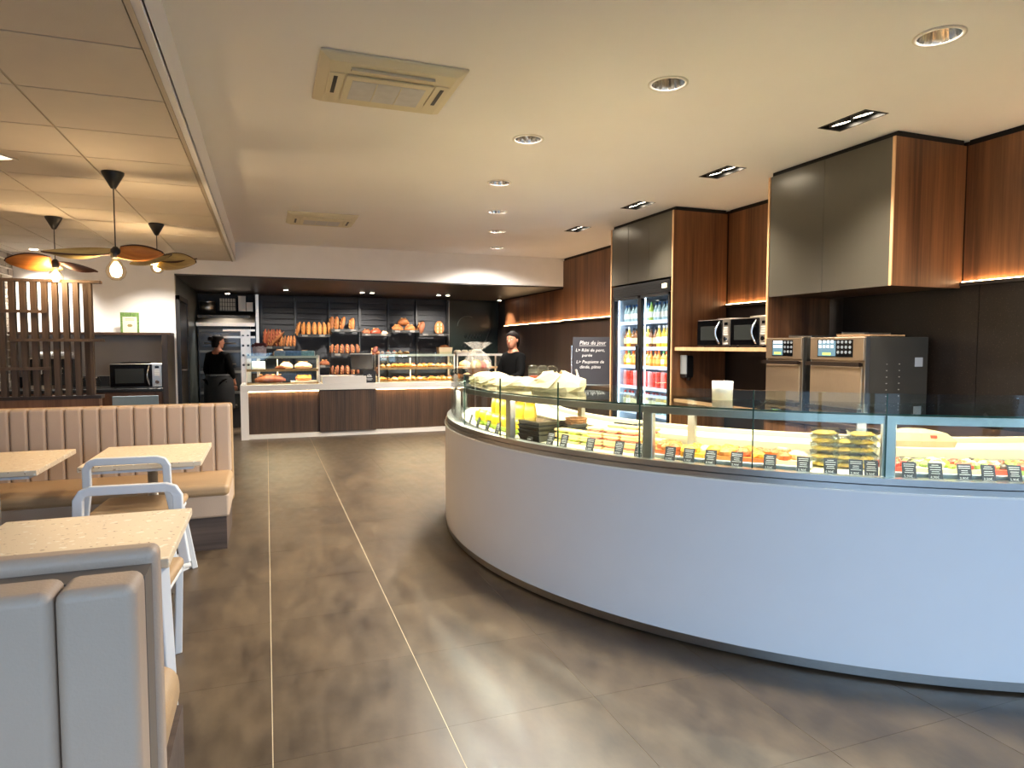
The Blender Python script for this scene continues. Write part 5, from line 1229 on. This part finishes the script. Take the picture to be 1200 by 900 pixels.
# dark lettered panel right of the bread wall
t = thing('lettered_panel', 'dark green glossy wall panel with faint script beside the bread wall', 'wall panel', (4.0, 13.06, 0))
obj('panel', G().box(-.53, .53, 0, .03, 0, 2.36), mat('dark_green_panel', '#131a17', .25, var=.15, vscale=3), t)
M_SCR = mat('faint_script_black', '#070807', .5)
def scr(pts, m=M_SCR, r=.008): return G().tube([(x, -.004, z) for x, z in pts], r, 5)
obj('script_stroke', scr([(-.2 + .35 * k / 20, 1.62 + .05 * sin(k * 1.6) + .03 * k / 20) for k in range(21)]), M_SCR, t)
obj('script_stroke', scr([(-.25 + .5 * k / 24, 1.45 + .04 * sin(k * 1.5)) for k in range(25)]), M_SCR, t)
obj('script_stroke', scr([(.2, 1.45), (.38, 1.78)]), M_SCR, t)
obj('script_arc', scr([(-.12 + .22 * cos(pi - pi * k / 14), 1.85 + .2 * sin(pi * k / 14)) for k in range(10)], r=.006), mat('faint_script_grey', '#4a524c', .5), t)

# ================================================================== ovens of the bakery (left of the bread wall)
t = thing('deck_oven', 'tall stainless bakery deck oven behind the person at the passage', 'oven', (-.6, 12.55, 0)); w = .5
obj('oven_body', G().box(-w, .34, .05, .5, .0, 1.98), mat('oven_dark_steel', '#3d3b37', .35, .7, var=.08), t)
for k in range(4):
    z = .35 + k * .36
    d = obj('deck_door', G().box(-w + .03, .16, .02, .05, z, z + .25), mat('oven_glass_dark', '#23231f', .2), t)
    obj('door_bar', G().box(-w + .02, .18, -.01, .03, z + .26, z + .30), M_DULLSTEEL, d); obj('door_handle', G().tube([(-w + .1, -.02, z + .06), (.1, -.02, z + .06)], .012, 8), M_STEEL, d)
cp = obj('control_column', G().box(.18, .34, .0, .05, .3, 1.72), M_STEEL, t)
for k in range(4):
    for x in (.22, .3): obj('control_knob', G().lathe([(.022, 0), (.02, .02)], 10).tf(TR(x, 0, 1.62 - k * .17) @ Matrix.Rotation(pi / 2, 4, 'X')), M_BLACK, cp)
obj('steam_hood', G().prism([(-.25, 1.78), (.5, 1.98), (.5, 2.06), (-.25, 1.84)], 'X', -w, .42), M_STEEL, t)
for z in (1.7, 1.58): obj('hood_rail', G().box(-.1, .42, -.05, -.02, z, z + .035), M_STEEL, t)
sp = thing('steel_side_column', 'pale steel upright between the deck oven and the bread wall', 'post', (-.14, 12.7, 0)); obj('upright', G().box(-.025, .025, 0, .3, 0, 2.36), M_STEEL, sp); obj('blue_panel', G().box(-.16, -.03, .05, .06, .95, 1.6), mat('blue_oven_panel', '#4c5c70', .4, var=.2), sp)
for k, (x, lab) in enumerate(((-1.0, 'steel pot on top of the deck oven'), (-.68, 'wire crate on top of the deck oven'), (-.38, 'white carton on top of the deck oven'))):
    t = thing(('steel_pot', 'wire_crate', 'white_carton')[k], lab, ('pot', 'crate', 'carton')[k], (x + .05, 12.85, 2.06 if k else 2.02))
    if k == 0:
        obj('pot_body', G().lathe([(.13, 0), (.13, .2), (.125, .2), (.12, .01)], 20), M_STEEL, t, smooth=True); obj('pot_rim', G().lathe([(.137, .19), (.137, .2)], 20), M_STEEL, t)
    elif k == 1:
        g = G()
        for i_ in range(7): g.box(-.13 + i_ * .043, -.122 + i_ * .043, -.1, -.09, 0, .24)
        for i_ in range(4): g.box(-.13, .136, -.1, -.09, i_ * .075, .008 + i_ * .075)
        obj('wire_front', g, M_BLACK, t); obj('crate_lining', G().box(-.13, .136, -.08, .1, 0, .22), mat('crate_pale', '#c9c2b2', .6), t)
    else:
        obj('carton_body', G().box(-.12, .0, -.1, .1, 0, .26).box(.01, .12, -.1, .1, 0, .16), M_WSOLID, t); obj('carton_lid', G().box(-.124, .004, -.104, .104, .26, .27), M_WSOLID, t)

# ================================================================== people
def skinned(name, V, E, Rr, m, parent, sub=2, root=0):
    me = bpy.data.meshes.new(name); me.from_pydata(V, E, []); o = bpy.data.objects.new(name, me); COL.objects.link(o); o.parent = parent
    sk = o.modifiers.new('skin', 'SKIN'); sk.use_smooth_shade = True
    for v, r in zip(me.skin_vertices[0].data, Rr):
        v.radius = r if isinstance(r, tuple) else (r, r); v.use_root = False
    me.skin_vertices[0].data[root].use_root = True
    s = o.modifiers.new('sub', 'SUBSURF'); s.levels = sub; s.render_levels = sub
    me.materials.append(m); return o
def person(label, loc, rz, H, hair_bun, head_turn=0., arms='down'):
    """figure looks along +y; one skinned body, clothes and hair as shells"""
    t = thing('person', label, 'person', loc, rz); s = H / 1.65
    def S(p): return (p[0] * s, p[1] * s, p[2] * s)
    if arms == 'down': AR = lambda q: [(q * .15, -.01, 1.315), (q * .215, .0, 1.06), (q * .2, .12, .88), (q * .19, .17, .8)]
    else: AR = lambda q: [(q * .15, -.01, 1.315), (q * .22, .06, 1.07), (q * .17, .27, 1.02), (q * .15, .34, 1.02)]
    V = [(0, 0, .92), (0, .0, 1.1), (0, -.01, 1.33), (0, .0, 1.43), (0, .015, 1.52), (0, .01, 1.6)]; E = [(0, 1), (1, 2), (2, 3), (3, 4), (4, 5)]
    Rr = [(.15, .1), (.12, .09), (.1, .075), (.048, .048), (.072, .085), (.062, .075)]
    for q in (-1, 1):
        n = len(V); V += AR(q); E += [(2, n), (n, n + 1), (n + 1, n + 2), (n + 2, n + 3)]; Rr += [.055, .042, .032, .04]
        n = len(V); V += [(q * .09, 0, .88), (q * .1, .01, .48), (q * .1, -.02, .08), (q * .1, .1, .04)]; E += [(0, n), (n, n + 1), (n + 1, n + 2), (n + 2, n + 3)]; Rr += [.085, .06, .045, .04]
    body = skinned('body', [S(p) for p in V], E, [tuple(a * s for a in r) if isinstance(r, tuple) else r * s for r in Rr], M_SKIN, t)
    # fingers
    for q in (-1, 1):
        h = Vector(AR(q)[3]); d = (h - Vector(AR(q)[2])).normalized(); sd = Vector((1, 0, 0))
        for k in range(5):
            off = (-.03 + .02 * k) if k < 4 else -q * .045; ln = (.06, .075, .07, .055)[k] if k < 4 else .05
            p0 = h + sd * off + d * (.02 if k < 4 else -.01); p1 = p0 + d * ln * .6 + sd * (0 if k < 4 else -q * .02); p2 = p1 + d * ln * .4 + Vector((0, 0, -.02))
            obj('finger', G().tube([S(p0), S(p1), S(p2)], [.009 * s, .008 * s, .006 * s], 7), M_SKIN, t, smooth=True)
    # shirt: torso and sleeves
    V = [(0, 0, .9), (0, .0, 1.1), (0, -.01, 1.32), (0, -.005, 1.395)]; E = [(0, 1), (1, 2), (2, 3)]; Rr = [(.185, .13), (.15, .118), (.12, .1), (.058, .058)]
    for q in (-1, 1):
        a = AR(q); n = len(V); V += [a[0], a[1], tuple(Vector(a[1]).lerp(Vector(a[2]), .85))]; E += [(2, n), (n, n + 1), (n + 1, n + 2)]; Rr += [.072, .058, .05]
    skinned('shirt', [S(p) for p in V], E, [tuple(a * s for a in r) if isinstance(r, tuple) else r * s for r in Rr], M_CLOTH, t)
    V = [(0, 0, .93)]; E = []; Rr = [(.17, .13)]
    for q in (-1, 1):
        n = len(V); V += [(q * .095, 0, .84), (q * .1, .01, .48), (q * .1, -.02, .1)]; E += [(0, n), (n, n + 1), (n + 1, n + 2)]; Rr += [.112, .085, .07]
    skinned('trousers', [S(p) for p in V], E, [tuple(a * s for a in r) if isinstance(r, tuple) else r * s for r in Rr], M_CLOTH, t)
    # apron: wraps the hips, tied at the back
    R = []
    for z, a, b_ in ((.42, .255, .205), (.7, .25, .2), (.9, .235, .19), (1.0, .195, .16)): R.append([S((a * cos(2 * pi * i / 24), b_ * sin(2 * pi * i / 24) + .01, z)) for i in range(24)])
    obj('apron', G().loft(R, cap=False), mat('apron_black', '#151516', .8, var=.1), t, smooth=True)
    obj('apron_tie', G().tube([S((.205 * cos(2 * pi * i / 20), .17 * sin(2 * pi * i / 20) + .01, .985)) for i in range(21)], .01 * s, 6).ell(S((.03, -.172, .98)), (.04 * s, .012 * s, .02 * s), 8, 6).ell(S((-.03, -.172, .98)), (.04 * s, .012 * s, .02 * s), 8, 6), mat('apron_tie_grey', '#4c4c4e', .8), t)
    for q in (-1, 1): obj('shoe', G().ell(S((q * .1, .045, .04)), (.048 * s, .125 * s, .042 * s), 12, 8), M_BLACK, t, smooth=True)
    # head details, turned as one
    M_ = TR(0, 0, 0) @ TR(*S((0, .012, 1.545))) @ RZ(head_turn)
    def hp(n_, g, m, **k): return obj(n_, g.tf(M_), m, t, smooth=True, **k)
    hp('head', G().loft([[(a * s * cos(2 * pi * i / 20), (b_ * sin(2 * pi * i / 20) + y) * s, z * s) for i in range(20)] for z, a, b_, y in ((-.115, .03, .035, .03), (-.1, .048, .058, .022), (-.05, .066, .082, .01), (0, .074, .094, .0), (.05, .073, .096, -.004), (.085, .055, .075, -.006), (.105, .02, .03, -.006))]), M_SKIN)
    hp('nose', G().loft([[(x * s, y * s, z * s) for x, y, z in ((-w_, .085, z_), (w_, .085, z_), (0, .085 + d_, z_))] for w_, z_, d_ in ((.016, -.04, .02), (.013, -.03, .028), (.007, .008, .012))]), M_SKIN)
    hp('mouth', G().ell((0, .083 * s, -.062 * s), (.022 * s, .008 * s, .007 * s), 10, 6), mat('lips', '#8c4a42', .4))
    for q in (-1, 1):
        hp('eye', G().ell((q * .03 * s, .083 * s, .006 * s), (.012 * s, .008 * s, .007 * s), 10, 6), mat('eye_white', '#d8d4cc', .3)); hp('iris', G().ell((q * .03 * s, .0895 * s, .006 * s), (.005 * s, .003 * s, .005 * s), 8, 5), M_BLACK)
        hp('eyebrow', G().ell((q * .03 * s, .089 * s, .027 * s), (.017 * s, .005 * s, .004 * s), 8, 5), M_HAIR); hp('ear', G().ell((q * .074 * s, -.008 * s, -.005 * s), (.01 * s, .02 * s, .03 * s), 10, 8), M_SKIN)
    R = []
    for z, a, b_, y in ((-.1, .06, .045, -.06), (-.05, .079, .06, -.05), (0, .086, .075, -.034), (.05, .085, .1, -.01), (.09, .068, .088, -.006), (.122, .02, .03, -.008)): R.append([(a * s * cos(2 * pi * i / 20), (b_ * sin(2 * pi * i / 20) + y) * s, z * s) for i in range(20)])
    hp('hair', G().loft(R), M_HAIR)
    if hair_bun: hp('hair_bun', G().ell((0, -.13 * s, .045 * s), (.045 * s, .04 * s, .045 * s), 14, 10, .05, seed=2), M_HAIR)
    else: [hp('hair_side', G().ell((q * .064 * s, -.035 * s, .0), (.022 * s, .045 * s, .07 * s), 14, 8), M_HAIR) for q in (-1, 1)]; hp('hair_knot', G().ell((0, -.105 * s, -.03 * s), (.04 * s, .035 * s, .045 * s), 12, 8), M_HAIR)
    return t
person('person in black shirt and apron seen from behind, hair tied in a bun', (-.75, 11.95, 0), radians(-25), 1.62, True, radians(-35))
person('person in black behind the counter with dark hair, looking down at work', (3.13, 8.4, 0), radians(112), 1.63, False, radians(20), 'work')
